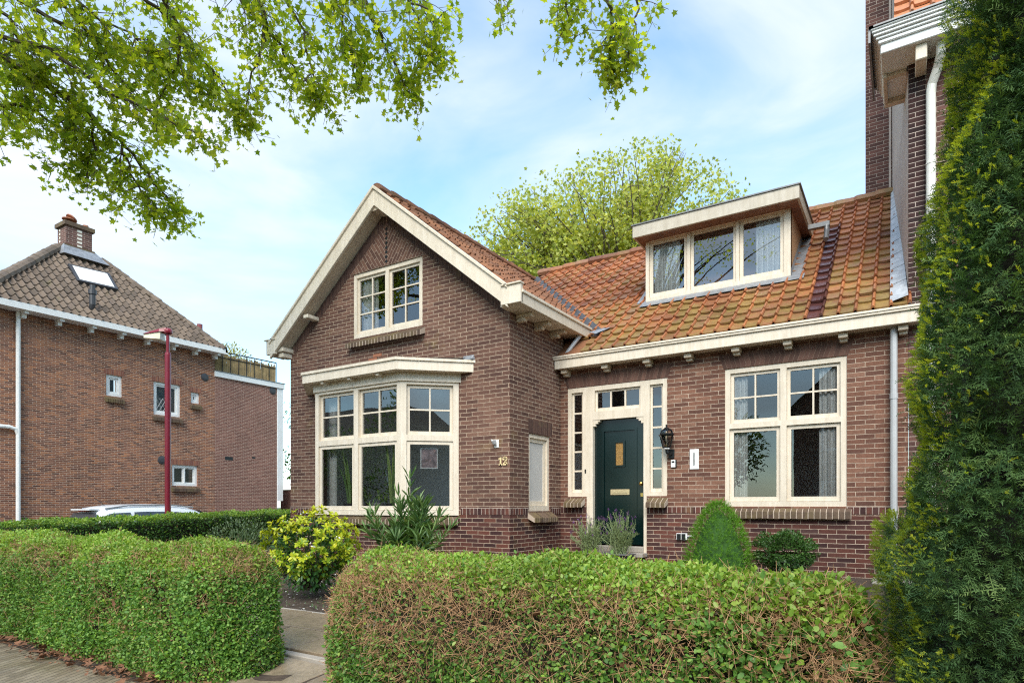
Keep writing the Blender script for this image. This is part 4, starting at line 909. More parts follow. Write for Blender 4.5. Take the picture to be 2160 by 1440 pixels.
for (u, v) in ((11.53, 4.12), (14.06, 4.08), (10.17, 1.38)):
    b = MB(); b.tube([FL.p(u, v, 0), FL.p(u, v, .02), FL.p(u, v, .035)], [.13, .12, .06], seg=16); b.build('wall_vent', M['darkgrey'], lh)
for i, (w, nx, gl) in enumerate(((W1, 1, 'glass_far'), (W2, 1, 'glass_far'), (W3, 1, 'glass_far'), (W4, 2, 'glass_far'))):
    fwd = .08 if i != 2 else .07; cells = [(w[0] + fwd, w[1] - fwd, w[2] + fwd, w[3] - fwd, 1, 1, .05)] if nx == 1 else [(w[0] + fwd, (w[0] + w[1]) / 2 - .02, w[2] + fwd, w[3] - fwd, 1, 1, .03), ((w[0] + w[1]) / 2 + .02, w[1] - fwd, w[2] + fwd, w[3] - fwd, 1, 1, .03)]
    wo = window(lh, FL, *w, cells, M['white'], M[gl], d=-.05)
    b = MB(); n = 8
    for k in range(n):
        s0 = w[0] - .04 + (w[1] - w[0] + .08) * k / n; s1 = w[0] - .04 + (w[1] - w[0] + .08) * (k + 1) / n - .01
        b.hexa([FL.p(s0, w[2] - .19, .09), FL.p(s1, w[2] - .19, .09), FL.p(s1, w[2] - .14, -.04), FL.p(s0, w[2] - .14, -.04), FL.p(s0, w[2] - .09, .09), FL.p(s1, w[2] - .09, .09), FL.p(s1, w[2] - .0, -.04), FL.p(s0, w[2] - .0, -.04)], R.random())
    b.build('sill', M['brick_sill'], wo)
    b = MB(); q = FL.p; b.quad(q(w[0] - .05, w[3], .005), q(w[1] + .05, w[3], .005), q(w[1] + .05, w[3] + .15, .005), q(w[0] - .05, w[3] + .15, .005), uv=[(.01, 0), (.01, w[1] - w[0]), (.16, w[1] - w[0]), (.16, 0)]); b.build('lintel', M['band_left'], wo)
    b = MB(); b.quad(q(w[0], w[2], -.5), q(w[1], w[2], -.5), q(w[1], w[3], -.5), q(w[0], w[3], -.5)); b.build('room', M['room_pale'] if i == 1 else M['room_dark'], wo)
# leaded lights and the cut-out figure in the stair window
b = MB(); u0, u1, v0, v1 = W2
for k in range(-6, 12):
    for sg in (1, -1):
        a = u0 + .1 + k * .11
        pts_ = [(a + sg * t * .11 * .55, v0 + .12 + t * .11) for t in (0, 3.6)]
        cl = [q_ for q_ in pts_ if True]
        if all(u0 + .09 < q_[0] < u0 + .62 for q_ in cl): b.tube([FL.p(cl[0][0], cl[0][1], -.09), FL.p(cl[1][0], cl[1][1], -.09)], .006, seg=3)
b.build('leaded_lattice', M['zinc'], wo if False else lh)
b = MB(); rr = random.Random(5)
for k in range(26):
    u, v = rr.uniform(u0 + .12, u1 - .16), rr.uniform(v0 + .25, v1 - .12); a = rr.uniform(0, 3.1); l_ = rr.uniform(.06, .2); b.tube([FL.p(u - math.cos(a) * l_, v - math.sin(a) * l_, -.2), FL.p(u + math.cos(a) * l_ * .5, v + math.sin(a) * l_ * .5, -.2)], rr.uniform(.012, .03), seg=4)
b.build('dark_window_ornament', M['black'], lh)
# roof, gutter, chimney
e0, e1 = 5.55, 12.0; xe, ze = -18.62, 5.02; rx, rz = -21.7, 7.78; r0, r1 = 8.5, 9.75
b = MB()
A0, A1, B0, B1 = Vector((xe, e0, ze)), Vector((xe, e1, ze)), Vector((rx, r0, rz)), Vector((rx, r1, rz))
xb = 2 * rx - xe; D0, D1 = Vector((xb, e0, ze)), Vector((xb, e1, ze))
dn = Vector((0, 0, -.03))
for q in ((A0, A1, B1, B0), (A1, D1, B1), (D1, D0, B0, B1), (D0, A0, B0)): b.poly([v + dn for v in q])
lroof = b.build('roof', M['tile_left'], lh)
mt = MB(); sl = (B0 - A0); upv = Vector((rx - xe, 0, rz - ze)).normalized(); nrm = Vector((upv.z, 0, -upv.x)).normalized()
def keep_l(q):
    f = (q.z - ze) / (rz - ze); return e0 + (r0 - e0) * f - .02 < q.y < e1 + (r1 - e1) * f + .02 and f < 1
tiles(A0, (0, 1, 0), upv, nrm, e1 - e0, math.hypot(rx - xe, rz - ze), .19, .31, keep_l, roll=.07, flat=.010, S=True, lift=.034, mb=mt, jit=.004)
up2 = (Vector((rx, r0, rz)) - Vector((rx, e0, ze))).normalized(); n2 = Vector((0, -up2.z, up2.y))
def keep_l2(q):
    f = (q.z - ze) / (rz - ze); return xb + (rx - xb) * f < q.x < xe + (rx - xe) * f and f < 1
tiles(D0, (1, 0, 0), up2, n2, xe - xb, (Vector((rx, r0, rz)) - Vector((rx, e0, ze))).length, .19, .31, keep_l2, roll=.07, flat=.010, S=True, lift=.034, mb=mt, jit=.004)
mt.build('roof_tiles', M['tile_left'], lroof)
b = MB(); ridge_tiles(b, A0 + Vector((0, .02, .03)), B0 + Vector((0, 0, .05)), r=.14, tl=.3); b.build('hip_tiles', M['tile_left'], lroof)
b = MB(); ridge_tiles(b, A1 + Vector((0, -.02, .03)), B1 + Vector((0, 0, .05)), r=.11, tl=.3); b.build('hip_tiles', M['tile_left'], lroof)
b = MB(); ridge_tiles(b, D0, B0, r=.13, tl=.3); b.build('hip_tiles', M['tile_left'], lroof)
b = MB(); b.box(HX - .1, -18.58, 3.0, 12.05, 4.90, 4.95); b.box(-18.64, -18.58, 3.0, 12.05, 4.95, 5.06); b.box(HX - 6, -18.58, 11.99, 12.05, 4.95, 5.06); lg = b.build('gutter', M['white'], lh)
for px in (50, 125, 193, 256, 312, 366, 413, 455):
    y = onX(px, 700, -18.85)[1]; b = MB(); b.box(HX, -18.66, y - .05, y + .05, 4.83, 4.90); b.box(HX, -18.8, y - .045, y + .045, 4.74, 4.83); b.build('bracket', M['white'], lg)
cx0, cx1, cy0, cy1 = -22.02, -21.45, 8.62, 9.33
b = MB(); b.box(cx0, cx1, cy0, cy1, 6.9, 8.54); lch = b.build('chimney', M['brick_neigh'], lroof)
b = MB(); b.box(cx0 - .06, cx1 + .06, cy0 - .06, cy1 + .06, 8.50, 8.62); b.build('chimney_cap', M['brick_sill'], lch); b = MB(); b.box(cx0 - .05, cx1 + .05, cy0 - .06, cy1 + .06, 7.82, 7.92); b.build('chimney_foot', M['brick_sill'], lch)
b = MB()
for k in range(5):
    z = 8.42 - k * .115; b.box(cx1 - .02, cx1 + .006, 8.92, 9.05, z - .032, z + .032); b.box(cx1 - .45, cx1 - .38, cy0 - .006, cy0 + .02, z - .03, z + .03)
b.build('pale_vent_bricks', simple('pale_mortar_block', (.72, .66, .56), .8), lch)
b = MB(); b.tube([(-21.75, 8.80, 8.6), (-21.75, 8.80, 8.74)], .08, seg=10); b.tube([(-21.75, 8.80, 8.78), (-21.75, 8.80, 8.81)], .17, seg=12); b.tube([(-21.75, 8.88, 8.84), (-21.75, 8.90, 8.87)], .16, seg=12); b.tube([(-21.7, 9.05, 8.6), (-21.7, 9.05, 8.70)], .08, seg=10); b.tube([(-21.62, 9.22, 8.6), (-21.62, 9.22, 8.73)], .08, seg=10); b.build('chimney_pot', M['terracotta'], lch)
b = MB()
b.hexa([(cx1 - .25, cy0 - .25, 7.52), (cx1 + .25, cy0 - .16, 7.56), (cx1 + .25, cy1 + .40, 7.56), (cx1 - .25, cy1 + .45, 7.52), (cx1 - .05, cy0 - .05, 7.93), (cx1 + .01, cy0 - .05, 7.93), (cx1 + .01, cy1 + .05, 7.93), (cx1 - .05, cy1 + .05, 7.93)]); b.build('lead_apron', M['lead'], lch)
def onface(px, py):
    r = ray(px, py); pt = (rz - ze) / (xe - rx); k = (ze + pt * xe) / (r[2] + pt * r[0]); return Vector((r[0] * k, r[1] * k, r[2] * k))
q = [onface(*a) for a in ((160, 598), (247, 617), (228, 583), (141, 563))]
b = MB(); lo = [v + nrm * .02 for v in q]; hi = [v + nrm * .12 for v in q]; b.hexa(lo + hi); sky_o = b.build('skylight', M['darkgrey'], lroof)
cen = sum(q, Vector((0, 0, 0))) / 4; b = MB(); b.poly([cen + (v - cen) * .84 + nrm * .124 for v in q]); b.build('skylight_pane', simple('pale_skylight_blind', (.80, .79, .74), .2, spec=.8, var=.02), sky_o)
pb = onface(193, 652); b = MB(); b.tube([pb, pb + Vector((.05, 0, .12)), pb + Vector((.05, 0, .45))], .075, seg=12); b.tube([pb + Vector((.05, 0, .40)), pb + Vector((.05, 0, .52))], .10, seg=12); b.tube([pb + Vector((.05, 0, .52)), pb + Vector((.05, 0, .66))], .065, seg=12); b.build('roof_vent_pipe', M['darkgrey'], lroof)
b = MB(); b.tube([(-20.4, 12.2, 4.6), (-20.4, 12.2, 6.2)], .09, seg=10); b.build('flue_pipe', simple('rust_red_flue', (.22, .05, .05), .5), lh)
y = onX(38, 900, HX + .06)[1]
b = MB(); b.tube([(HX + .07, y, 4.9), (HX + .07, y, -1.55)], .05, seg=10); b.tube([(HX + .07, y - 1.9, 1.97), (HX + .07, y - .18, 1.97), (HX + .07, y - .05, 1.93), (HX + .07, y, 1.8)], .05, seg=10); b.build('downpipe', M['white'], lh)
# bamboo screen on the terrace: a fence of its own
fen = thing('bamboo_screen', 'bamboo cane screen with black rail around the corner house terrace', 'fence', (HX - .1, 13, 4.39))
b = MB()
for k in range(66):
    y = 11.92 + k * (14.25 - 11.92) / 65; b.tube([(HX - .12 + R.uniform(-.01, .01), y, 4.39), (HX - .12, y + R.uniform(-.012, .012), 5.02 + R.uniform(-.06, .04))], .021, seg=5, a=R.random())
for k in range(20): b.tube([(HX - .2 - k * .06, 14.25, 4.39), (HX - .2 - k * .06, 14.25, 5.0)], .021, seg=5)
b.build('cane', M['bamboo'], fen)
b = MB(); b.tube([(HX - .09, 11.9, 5.08), (HX - .09, 14.28, 5.12)], .02, seg=6); b.tube([(HX - .09, 11.9, 4.9), (HX - .09, 14.28, 4.92)], .012, seg=6)
for k in range(9): y = 11.9 + k * 2.38 / 8; b.tube([(HX - .09, y, 4.38), (HX - .09, y, 5.1)], .012, seg=5)
b.build('railing', M['black'], fen)
# garden wall with gate beside the annex
gw = thing('gate_pier', 'low brick gate pier with white cap beside the corner house annex', 'wall', (-18.6, 15, -1.5))
b = MB(); b.box(-18.85, -18.45, 14.75, 15.1, -1.6, .72); b.box(-20, -18.85, 15.15, 15.3, -1.6, .6); b.build('pier', M['brick_annex'], gw)
b = MB(); b.box(-18.9, -18.40, 14.7, 15.15, .72, .80); b.build('cap', M['white'], gw)
b = MB(); b.box(-18.6, -18.5, 15.12, 16.4, -1.5, .62); b.build('gate_leaf', M['black'], gw)

# ================================================================== STREET LAMP AND CAR
LPX, LPY = -14.06, 7.66
sl_ = thing('street_lamp', 'wine red street lamp post with flat yellowed lamp head', 'street lamp', (LPX, LPY, -1.55))
b = MB(); b.lathe((LPX, LPY, 0), [(.075, -1.56), (.075, -.6), (.064, -.55), (.064, 3.40), (.055, 3.45)], 14); b.build('pole', M['lamp_red'], sl_, smooth=False)
b = MB(); b.lathe((LPX, LPY, 0), [(.034, 3.40), (.034, 3.86)], 12); b.build('pole_top', M['lamp_red'], sl_)
d = Vector((-.66, -.46, 0)).normalized(); n_ = Vector((-d.y, d.x, 0)); o_ = Vector((LPX, LPY, 3.93))
b = MB(); b.lathe((LPX, LPY, 3.86), [(.06, 0), (.095, .03), (.10, .07), (.075, .12), (.02, .145)], 14)
def sec(t, w, zt_, zb): return [o_ + d * t - n_ * w + Vector((0, 0, zb)), o_ + d * t + n_ * w + Vector((0, 0, zb)), o_ + d * t + n_ * w * .8 + Vector((0, 0, zt_)), o_ + d * t - n_ * w * .8 + Vector((0, 0, zt_))]
s0, s1, s2 = sec(0, .09, .07, -.02), sec(.14, .12, .035, -.035), sec(.50, .09, -.07, -.085)
for a, c in ((s0, s1), (s1, s2)):
    for k in range(4): k2 = (k + 1) % 4; b.poly([a[k], a[k2], c[k2], c[k]])
b.poly(s2); head = b.build('lamp_head', M['lamp_red'], sl_)
b = MB(); t0, t1 = sec(.12, .115, -.03, -.20), sec(.49, .085, -.085, -.17)
for k in range(4): k2 = (k + 1) % 4; b.poly([t0[k], t0[k2], t1[k2], t1[k]])
b.poly(t0[::-1]); b.poly(t1); b.build('lamp_cover', M['lamp_lens'], head)

car = thing('parked_car', 'white estate car with roof rails parked beyond the side hedge', 'car', (-16.1, 8.9, -1.55))
cxm, cy0_, gzc = -16.15, 6.55, -1.56
# stations along the car: y, half width at sill/belt, belt z, roof half width, roof z (above street)
ST = [(0, .70, .78, .60, .82), (.10, .82, .86, .62, .95), (.38, .86, .96, .58, 1.49), (.62, .87, .97, .585, 1.56), (1.3, .88, .97, .60, 1.60), (2.0, .88, .96, .60, 1.60), (2.6, .88, .95, .58, 1.53), (3.05, .87, .94, .57, 1.30), (3.5, .86, .92, .60, .99), (4.1, .80, .80, .62, .86), (4.35, .66, .62, .55, .70)]
b = MB(); rings = []
for (yy, hw, bz, rw, zz) in ST:
    y = cy0_ + yy; rr_ = [(-hw * .95, .25), (-hw, .55), (-hw * .985, bz), (-rw - .03, zz - .07), (-rw * .8, zz), (0, zz + .012), (rw * .8, zz), (rw + .03, zz - .07), (hw * .985, bz), (hw, .55), (hw * .95, .25)]
    i0 = len(b.V); rings.append(i0)
    for (x, z) in rr_: b.V.append((cxm + x, y, gzc + z))
nr_ = 11
for i in range(len(ST) - 1):
    for k in range(nr_):
        k2 = (k + 1) % nr_; b.F.append([rings[i] + k, rings[i + 1] + k, rings[i + 1] + k2, rings[i] + k2]); b.UV.append(None); b.A.append(.5)
b.F.append([rings[0] + k for k in range(nr_)]); b.UV.append(None); b.A.append(.5); b.F.append([rings[-1] + k for k in range(nr_)][::-1]); b.UV.append(None); b.A.append(.5)
cb = b.build('body', M['car_white'], car, smooth=True)
md = cb.modifiers.new('sub', 'SUBSURF'); md.levels = 1; md.render_levels = 2
def stz(yy):
    for a, c in zip(ST, ST[1:]):
        if a[0] <= yy <= c[0]:
            f = (yy - a[0]) / (c[0] - a[0]); return [a[i] + (c[i] - a[i]) * f for i in range(5)]
for sg in (1, -1):
    for (ya, yb_) in ((.52, 1.0), (1.08, 1.95), (2.03, 2.85)):
        b = MB(); n = 6
        for i in range(n):
            q_ = []
            for yy in (ya + (yb_ - ya) * i / n, ya + (yb_ - ya) * (i + 1) / n):
                s_ = stz(yy); lo_ = (cxm + sg * (s_[1] * .985 + .012), cy0_ + yy, gzc + s_[2] + .02); f = .80; x = s_[1] * .985 + (s_[3] + .03 - s_[1] * .985) * f + .012; z = s_[2] + (s_[4] - .07 - s_[2]) * f; q_.append((lo_, (cxm + sg * x, cy0_ + yy, gzc + z)))
            pl = [q_[0][0], q_[1][0], q_[1][1], q_[0][1]]; b.poly(pl if sg > 0 else pl[::-1])
        b.build('side_window', M['car_glass'], car)
b = MB(); b.poly([(cxm - .70, cy0_ + .085, gzc + .98), (cxm + .70, cy0_ + .085, gzc + .98), (cxm + .56, cy0_ + .32, gzc + 1.40), (cxm - .56, cy0_ + .32, gzc + 1.40)]); b.build('rear_window', M['car_glass'], car)
b = MB(); b.poly([(cxm + .66, cy0_ + 3.46, gzc + 1.04), (cxm - .66, cy0_ + 3.46, gzc + 1.04), (cxm - .52, cy0_ + 2.80, gzc + 1.44), (cxm + .52, cy0_ + 2.80, gzc + 1.44)]); b.build('windscreen', M['car_glass'], car)
for sg in (1, -1): b = MB(); b.tube([(cxm + sg * .56, cy0_ + .5, gzc + 1.49), (cxm + sg * .575, cy0_ + 1.0, gzc + 1.565), (cxm + sg * .575, cy0_ + 2.0, gzc + 1.575), (cxm + sg * .55, cy0_ + 2.6, gzc + 1.52)], .018, seg=6); b.build('roof_rail', M['car_rail'], car)
b = MB(); b.box(cxm - .2, cxm + .2, cy0_ + .27, cy0_ + .33, gzc + 1.425, gzc + 1.452); b.build('brake_light', M['tail_red'], car)
b = MB(); b.box(cxm - .46, cxm + .46, cy0_ + .22, cy0_ + .42, gzc + 1.455, gzc + 1.485); b.build('spoiler', M['car_white'], car)
b = MB(); b.tube([(cxm + .05, cy0_ + .75, gzc + 1.53), (cxm + .05, cy0_ + .62, gzc + 1.66), (cxm + .05, cy0_ + .5, gzc + 1.74)], .008, seg=5); b.box(cxm + .02, cxm + .08, cy0_ + .70, cy0_ + .80, gzc + 1.52, gzc + 1.55); b.build('aerial', M['black'], car)
for sg in (1, -1):
    for yy in (.8, 3.45):
        b = MB(); b.tube([(cxm + sg * .70, cy0_ + yy, gzc + .32), (cxm + sg * .89, cy0_ + yy, gzc + .32)], .32, seg=20); w_ = b.build('wheel', M['rubber'], car); b = MB(); b.tube([(cxm + sg * .88, cy0_ + yy, gzc + .32), (cxm + sg * .905, cy0_ + yy, gzc + .32)], .21, seg=16); b.build('rim', M['car_rail'], w_)
for sg in (1, -1): b = MB(); b.box(cxm + sg * .62 - .1, cxm + sg * .62 + .1, cy0_ - .01, cy0_ + .1, gzc + .72, gzc + .95); b.build('tail_light', M['tail_red'], car)

# ================================================================== VEGETATION
def lump(P, s=1.0):
    return (np.sin(P[:, 0] * 4.1 * s + 1) * np.sin(P[:, 1] * 5.3 * s + 2) * np.sin(P[:, 2] * 4.7 * s) + .5 * np.sin(P[:, 0] * 9.7 * s) * np.sin(P[:, 2] * 8.3 * s + P[:, 1] * 7 * s))
def boxsurf(n, lo, hi, r, w):
    """points on a rounded box; w: weights of the -x,+x,-y,+y,+z faces"""
    lo, hi = np.array(lo, float), np.array(hi, float); sz = hi - lo
    area = np.array([sz[1] * sz[2] * w[0], sz[1] * sz[2] * w[1], sz[0] * sz[2] * w[2], sz[0] * sz[2] * w[3], sz[0] * sz[1] * w[4]]); f = NR.choice(5, n, p=area / area.sum())
    P = lo + NR.random((n, 3)) * sz
    P[f == 0, 0] = lo[0]; P[f == 1, 0] = hi[0]; P[f == 2, 1] = lo[1]; P[f == 3, 1] = hi[1]; P[f == 4, 2] = hi[2]
    il, ih = lo + r, hi - r; il[2] = lo[2] - 1
    Q = np.clip(P, il, ih); D = P - Q; Nn = norm(D); return Q + Nn * r, Nn, f
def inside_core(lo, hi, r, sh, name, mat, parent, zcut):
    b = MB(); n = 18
    lo = Vector(lo) + Vector((sh, sh, 0)); hi = Vector(hi) - Vector((sh, sh, sh)); b.box(lo.x, hi.x, lo.y, hi.y, lo.z, hi.z); o = b.build(name, mat, parent, bevel=r * .7); return o  # dark box painted as the shade inside the leaves
def hedge(label, lo, hi, r, n, size, mats, w, loc, twigs=0, sparse=None, lumpy=.03, top_slope=(0, 0), depth=.06, seedlen=1.0, name='hedge', cat='hedge', deadn=0, shear=None):
    t = thing(name, label, cat, loc)
    P, Nn, f = boxsurf(n, lo, hi, r, w)
    dd = NR.exponential(depth, n); P = P - Nn * dd[:, None] + Nn * (lump(P) * lumpy)[:, None] + NR.normal(size=(n, 3)) * .012
    P[:, 2] += top_slope[0] * (P[:, 0] - lo[0]) + top_slope[1] * (P[:, 1] - lo[1])
    if shear: P[:, 1] += shear * (P[:, 0] - lo[0])
    keep = np.ones(n, bool)
    if sparse is not None: keep = NR.random(n) < sparse(P, Nn)
    keep &= dd < depth * 4
    P, Nn, dd = P[keep], Nn[keep], dd[keep]; m = len(P)
    up_ = np.array([0, 0, 1.0]); nr = Nn * .6 + up_ * .55 + rv(m) * .75; dr = rv(m) + Nn * .5 + up_ * .15
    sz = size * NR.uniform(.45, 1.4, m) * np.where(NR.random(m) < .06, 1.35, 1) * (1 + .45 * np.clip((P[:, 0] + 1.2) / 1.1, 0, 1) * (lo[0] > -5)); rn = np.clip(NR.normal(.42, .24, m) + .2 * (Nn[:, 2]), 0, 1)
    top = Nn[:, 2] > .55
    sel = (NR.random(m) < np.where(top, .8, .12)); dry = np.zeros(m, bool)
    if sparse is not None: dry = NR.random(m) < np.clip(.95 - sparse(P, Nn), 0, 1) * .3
    for (msk, mt_, nm) in ((~sel & ~dry, mats[0], 'foliage'), (sel & ~dry, mats[1], 'sunlit_tone_foliage'), (dry, M['dry_leaf'], 'dry_foliage')):
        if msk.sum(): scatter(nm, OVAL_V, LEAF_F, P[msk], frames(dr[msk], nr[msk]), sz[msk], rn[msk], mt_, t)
    core = inside_core(lo, hi, r, .21 if r > .2 else .10, 'shade_core', M['core'], t, 0)
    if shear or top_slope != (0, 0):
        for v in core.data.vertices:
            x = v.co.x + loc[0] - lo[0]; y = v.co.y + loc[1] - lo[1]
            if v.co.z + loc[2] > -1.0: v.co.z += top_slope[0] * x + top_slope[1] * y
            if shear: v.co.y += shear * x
    if twigs:
        P, Nn, f = boxsurf(twigs, lo, hi, r, w); P = P - Nn * NR.uniform(-.015, .06, twigs)[:, None] + Nn * (lump(P) * lumpy)[:, None]
        P[:, 2] += top_slope[0] * (P[:, 0] - lo[0]) + top_slope[1] * (P[:, 1] - lo[1])
        if shear: P[:, 1] += shear * (P[:, 0] - lo[0])
        if sparse is not None: P, Nn = (lambda k: (P[k], Nn[k]))(NR.random(twigs) < np.clip(1.12 - sparse(P, Nn), .10, 1))
        m = len(P); tv = [(0, -.5, -.3), (0, .5, -.3), (0, 0, .6), (1, -.4, -.2), (1, .4, -.2), (1, 0, .5)]; tf = [(0, 1, 4, 3), (1, 2, 5, 4), (2, 0, 3, 5)]
        Lh = NR.uniform(.03, .15, m) * NR.uniform(.7, 1.2, m); th_ = NR.uniform(.0012, .0028, m); S = np.stack([Lh, th_, th_], 1); dr = rv(m) * .8 + Nn * .35 + np.array([0, 0, .35])
        scatter('twig', tv, tf, P - norm(dr) * (Lh / 2)[:, None], frames(dr, rv(m)), S, NR.random(m), M['twig'], t)
    if deadn:
        P, Nn, f = boxsurf(deadn, lo, hi, r, (0, 0, 1, 0, 0)); P = P - Nn * .012; FR = frames(rv(deadn), Nn + rv(deadn) * .8); me_ = None
        for k in range(deadn):
            sc_ = NR.uniform(.03, .06); o = None
            if me_ is None:
                b = MB(); [b.poly([np.array(PLANE_V[i]) + base_ for i in q]) for base_ in (np.array(loc),) for q in PLANE_F4]; o = b.build('dead_leaf', M['dead'], t); me_ = o.data; o0 = o
            else: o = o0.copy(); C.objects.link(o); o.parent = t
            m3 = Matrix([list(map(float, rw)) for rw in FR[k]]); o.location = Vector((float(P[k][0]) - loc[0], float(P[k][1]) - loc[1], float(P[k][2]) - loc[2])); o.rotation_euler = m3.to_euler(); o.scale = (sc_,) * 3
    return t
# plane leaf: five lobes, as quads fanned from the middle, slightly cupped
PLANE_V = [(0, 0, 0), (.02, .20, .02), (-.08, .46, .06), (.26, .30, .03), (.46, .60, .09), (.56, .26, .03), (1, 0, .02), (.56, -.26, .03), (.46, -.60, .09), (.26, -.30, .03), (-.08, -.46, .06), (.02, -.20, .02), (.3, 0, -.04)]
PLANE_F4 = [(12, 0, 1, 2), (12, 2, 3, 4), (12, 4, 5, 6), (12, 6, 7, 8), (12, 8, 9, 10), (12, 10, 11, 0)]

def sp_right(P, Nn):
    x, z = P[:, 0], P[:, 2]; w1 = .5 + .5 * np.sin(x * 2.3 + .6 + .8 * np.sin(z * 5)); w2 = .5 + .5 * np.sin(x * 8.1 + z * 6); w3 = .5 + .5 * np.sin(x * 19 + z * 27 + 2 * np.sin(x * 5))
    band = np.exp(-((z + .56 + .05 * np.sin(x * 3.1)) / .21) ** 4) * np.clip(.62 + .5 * w1 + .25 * w2 - .2, 0, 1)
    low = .8 * np.exp(-((z + .86) / .14) ** 2) * np.clip(1.5 * w1 * w2 - .25, 0, 1)
    bare = np.clip(band + low, 0, 1) * (.80 + .3 * w3) * (Nn[:, 1] < .3)
    gaps = np.clip(lump(P, 2.8) * 1.3 - .3, 0, 1) * .8 * (z < -.4)
    return np.clip(1.0 - .86 * bare - gaps, .06, 1)
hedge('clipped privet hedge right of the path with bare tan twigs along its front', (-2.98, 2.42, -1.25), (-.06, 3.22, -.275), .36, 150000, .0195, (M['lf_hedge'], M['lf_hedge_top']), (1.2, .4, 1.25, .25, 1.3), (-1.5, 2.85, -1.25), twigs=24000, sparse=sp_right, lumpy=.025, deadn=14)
def sp_left(P, Nn):
    x, z = P[:, 0], P[:, 2]; w1 = .5 + .5 * np.sin(x * 1.9 + 2.0); w2 = .5 + .5 * np.sin(x * 7.3 + z * 5); w3 = .5 + .5 * np.sin(x * 17 + z * 25)
    band = np.exp(-((z + .44 + .06 * np.sin(x * 1.7)) / .12) ** 2) * np.clip(.2 + .8 * w1 + .3 * w2 - .25, 0, 1); low = .6 * np.exp(-((z + .75) / .2) ** 2) * np.clip(1.6 * w2 * (1 - w1) - .3, 0, 1)
    gaps = np.clip(lump(P, 2.6) * 1.3 - .25, 0, 1) * .8
    return np.clip(1.0 - (band * .85 + low) * (.7 + .4 * w3) - gaps, .06, 1)
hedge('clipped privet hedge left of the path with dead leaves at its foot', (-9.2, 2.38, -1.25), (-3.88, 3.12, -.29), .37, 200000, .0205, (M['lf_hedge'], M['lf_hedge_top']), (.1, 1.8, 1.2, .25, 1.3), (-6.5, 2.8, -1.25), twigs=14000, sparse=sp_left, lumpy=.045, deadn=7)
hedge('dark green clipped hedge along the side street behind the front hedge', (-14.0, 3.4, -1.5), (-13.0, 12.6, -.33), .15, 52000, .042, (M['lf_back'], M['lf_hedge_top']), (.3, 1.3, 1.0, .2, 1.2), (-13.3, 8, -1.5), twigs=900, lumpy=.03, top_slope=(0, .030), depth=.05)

# --- yew: flat sprays of needles, pale new shoots on the outer edges
def needle_tmpl(L_, npairs, nl, w, ang, seed=0, jit=.0):
    V, F_ = [], []; rr = random.Random(seed)
    for i in range(npairs):
        for sg in (1, -1):
            x = L_ * (i + .5 + rr.uniform(-.4, .4) * (jit > 0)) / npairs; l = nl * (1 - .35 * (i / npairs) ** 2) * (.7 + .3 * min(1, i / 3)) * (1 + rr.uniform(-.3, .25) * (jit > 0)); an = ang + rr.uniform(-jit, jit); z1 = l * rr.uniform(-.35, .55) * (jit > 0)
            b0 = len(V); dx_, dy_ = math.cos(an) * l, sg * math.sin(an) * l; nx_, ny_ = -math.sin(an) * w * sg, math.cos(an) * w
            V += [(x, 0, 0), (x + dx_ * .5 + nx_, dy_ * .5 + ny_, .004 + z1 * .5), (x + dx_, dy_, z1), (x + dx_ * .5 - nx_, dy_ * .5 - ny_, .004 + z1 * .5)]; F_.append((b0, b0 + 1, b0 + 2, b0 + 3))
    b0 = len(V); V += [(0, -.0016, -.001), (L_, -.0008, 0), (L_, .0008, 0), (0, .0016, -.001)]; F_.append((b0, b0 + 1, b0 + 2, b0 + 3)); return V, F_
YEWT = [needle_tmpl(.075 + .012 * k, 9 + k, .022, .0017, math.radians(50 + 5 * k), 40 + k, .45) for k in range(4)]
YV, YF = YEWT[1]; SV, SF = needle_tmpl(.04, 7, .016, .0021, math.radians(40), 9, .3)
yew = thing('yew_hedge', 'tall clipped dark yew with lime green new shoots at the right edge', 'yew', (1.2, 3.2, -1.25))
ylo, yhi = (-.02, 2.40, -1.3), (2.6, 3.75, 3.6)
def yxf(P):
    z = P[:, 2]; P[:, 0] += np.interp(z, [-1.3, -.3, .0, .4, 1.0, 1.6, 2.3, 3.6], [-.005, .0, .045, .065, .12, .19, .34, .62]) * np.clip(1 - (P[:, 0]) / 2.4, 0, 1) ; P[:, 0] += .03 * np.sin(z * 6.2) * np.clip(1 - P[:, 0], 0, 1) + .02 * np.sin(z * 15); return P
Pa, Na, f = boxsurf(32000, ylo, (.95, yhi[1], yhi[2]), .2, (.8, 0, 2.4, .15, .05)); Pb, Nb, f = boxsurf(5000, (.85, ylo[1], ylo[2]), yhi, .2, (0, .6, 1, .5, .3)); P = np.concatenate([Pa, Pb]); Nn = np.concatenate([Na, Nb]); n = len(P); dd = NR.exponential(.045, n)
bulge = lambda P: lump(P, .9) * .045 + .035 * np.sin(P[:, 2] * 13 + P[:, 0] * 5 + 2 * np.sin(P[:, 2] * 3))
P = yxf(P - Nn * dd[:, None] + Nn * bulge(P)[:, None]); m = len(P)
hole_ = np.clip(lump(P, 2.3), 0, 1) * (NR.random(m)) < .30; P, Nn = P[hole_], Nn[hole_]; m = len(P)
dr = norm(Nn * .8 + rv(m) * .75 + np.array([0, 0, .05])); nrm_ = norm(np.array([0, 0, 1.0]) + rv(m) * .55 + Nn * .45)
for k in range(4): q_ = np.arange(m) % 4 == k; scatter('foliage', YEWT[k][0], YEWT[k][1], P[q_] - dr[q_] * .05, frames(dr[q_], nrm_[q_]), NR.uniform(.6, 1.1, q_.sum()), np.clip(NR.normal(.42, .3, q_.sum()), 0, 1), M['lf_yew'], yew)
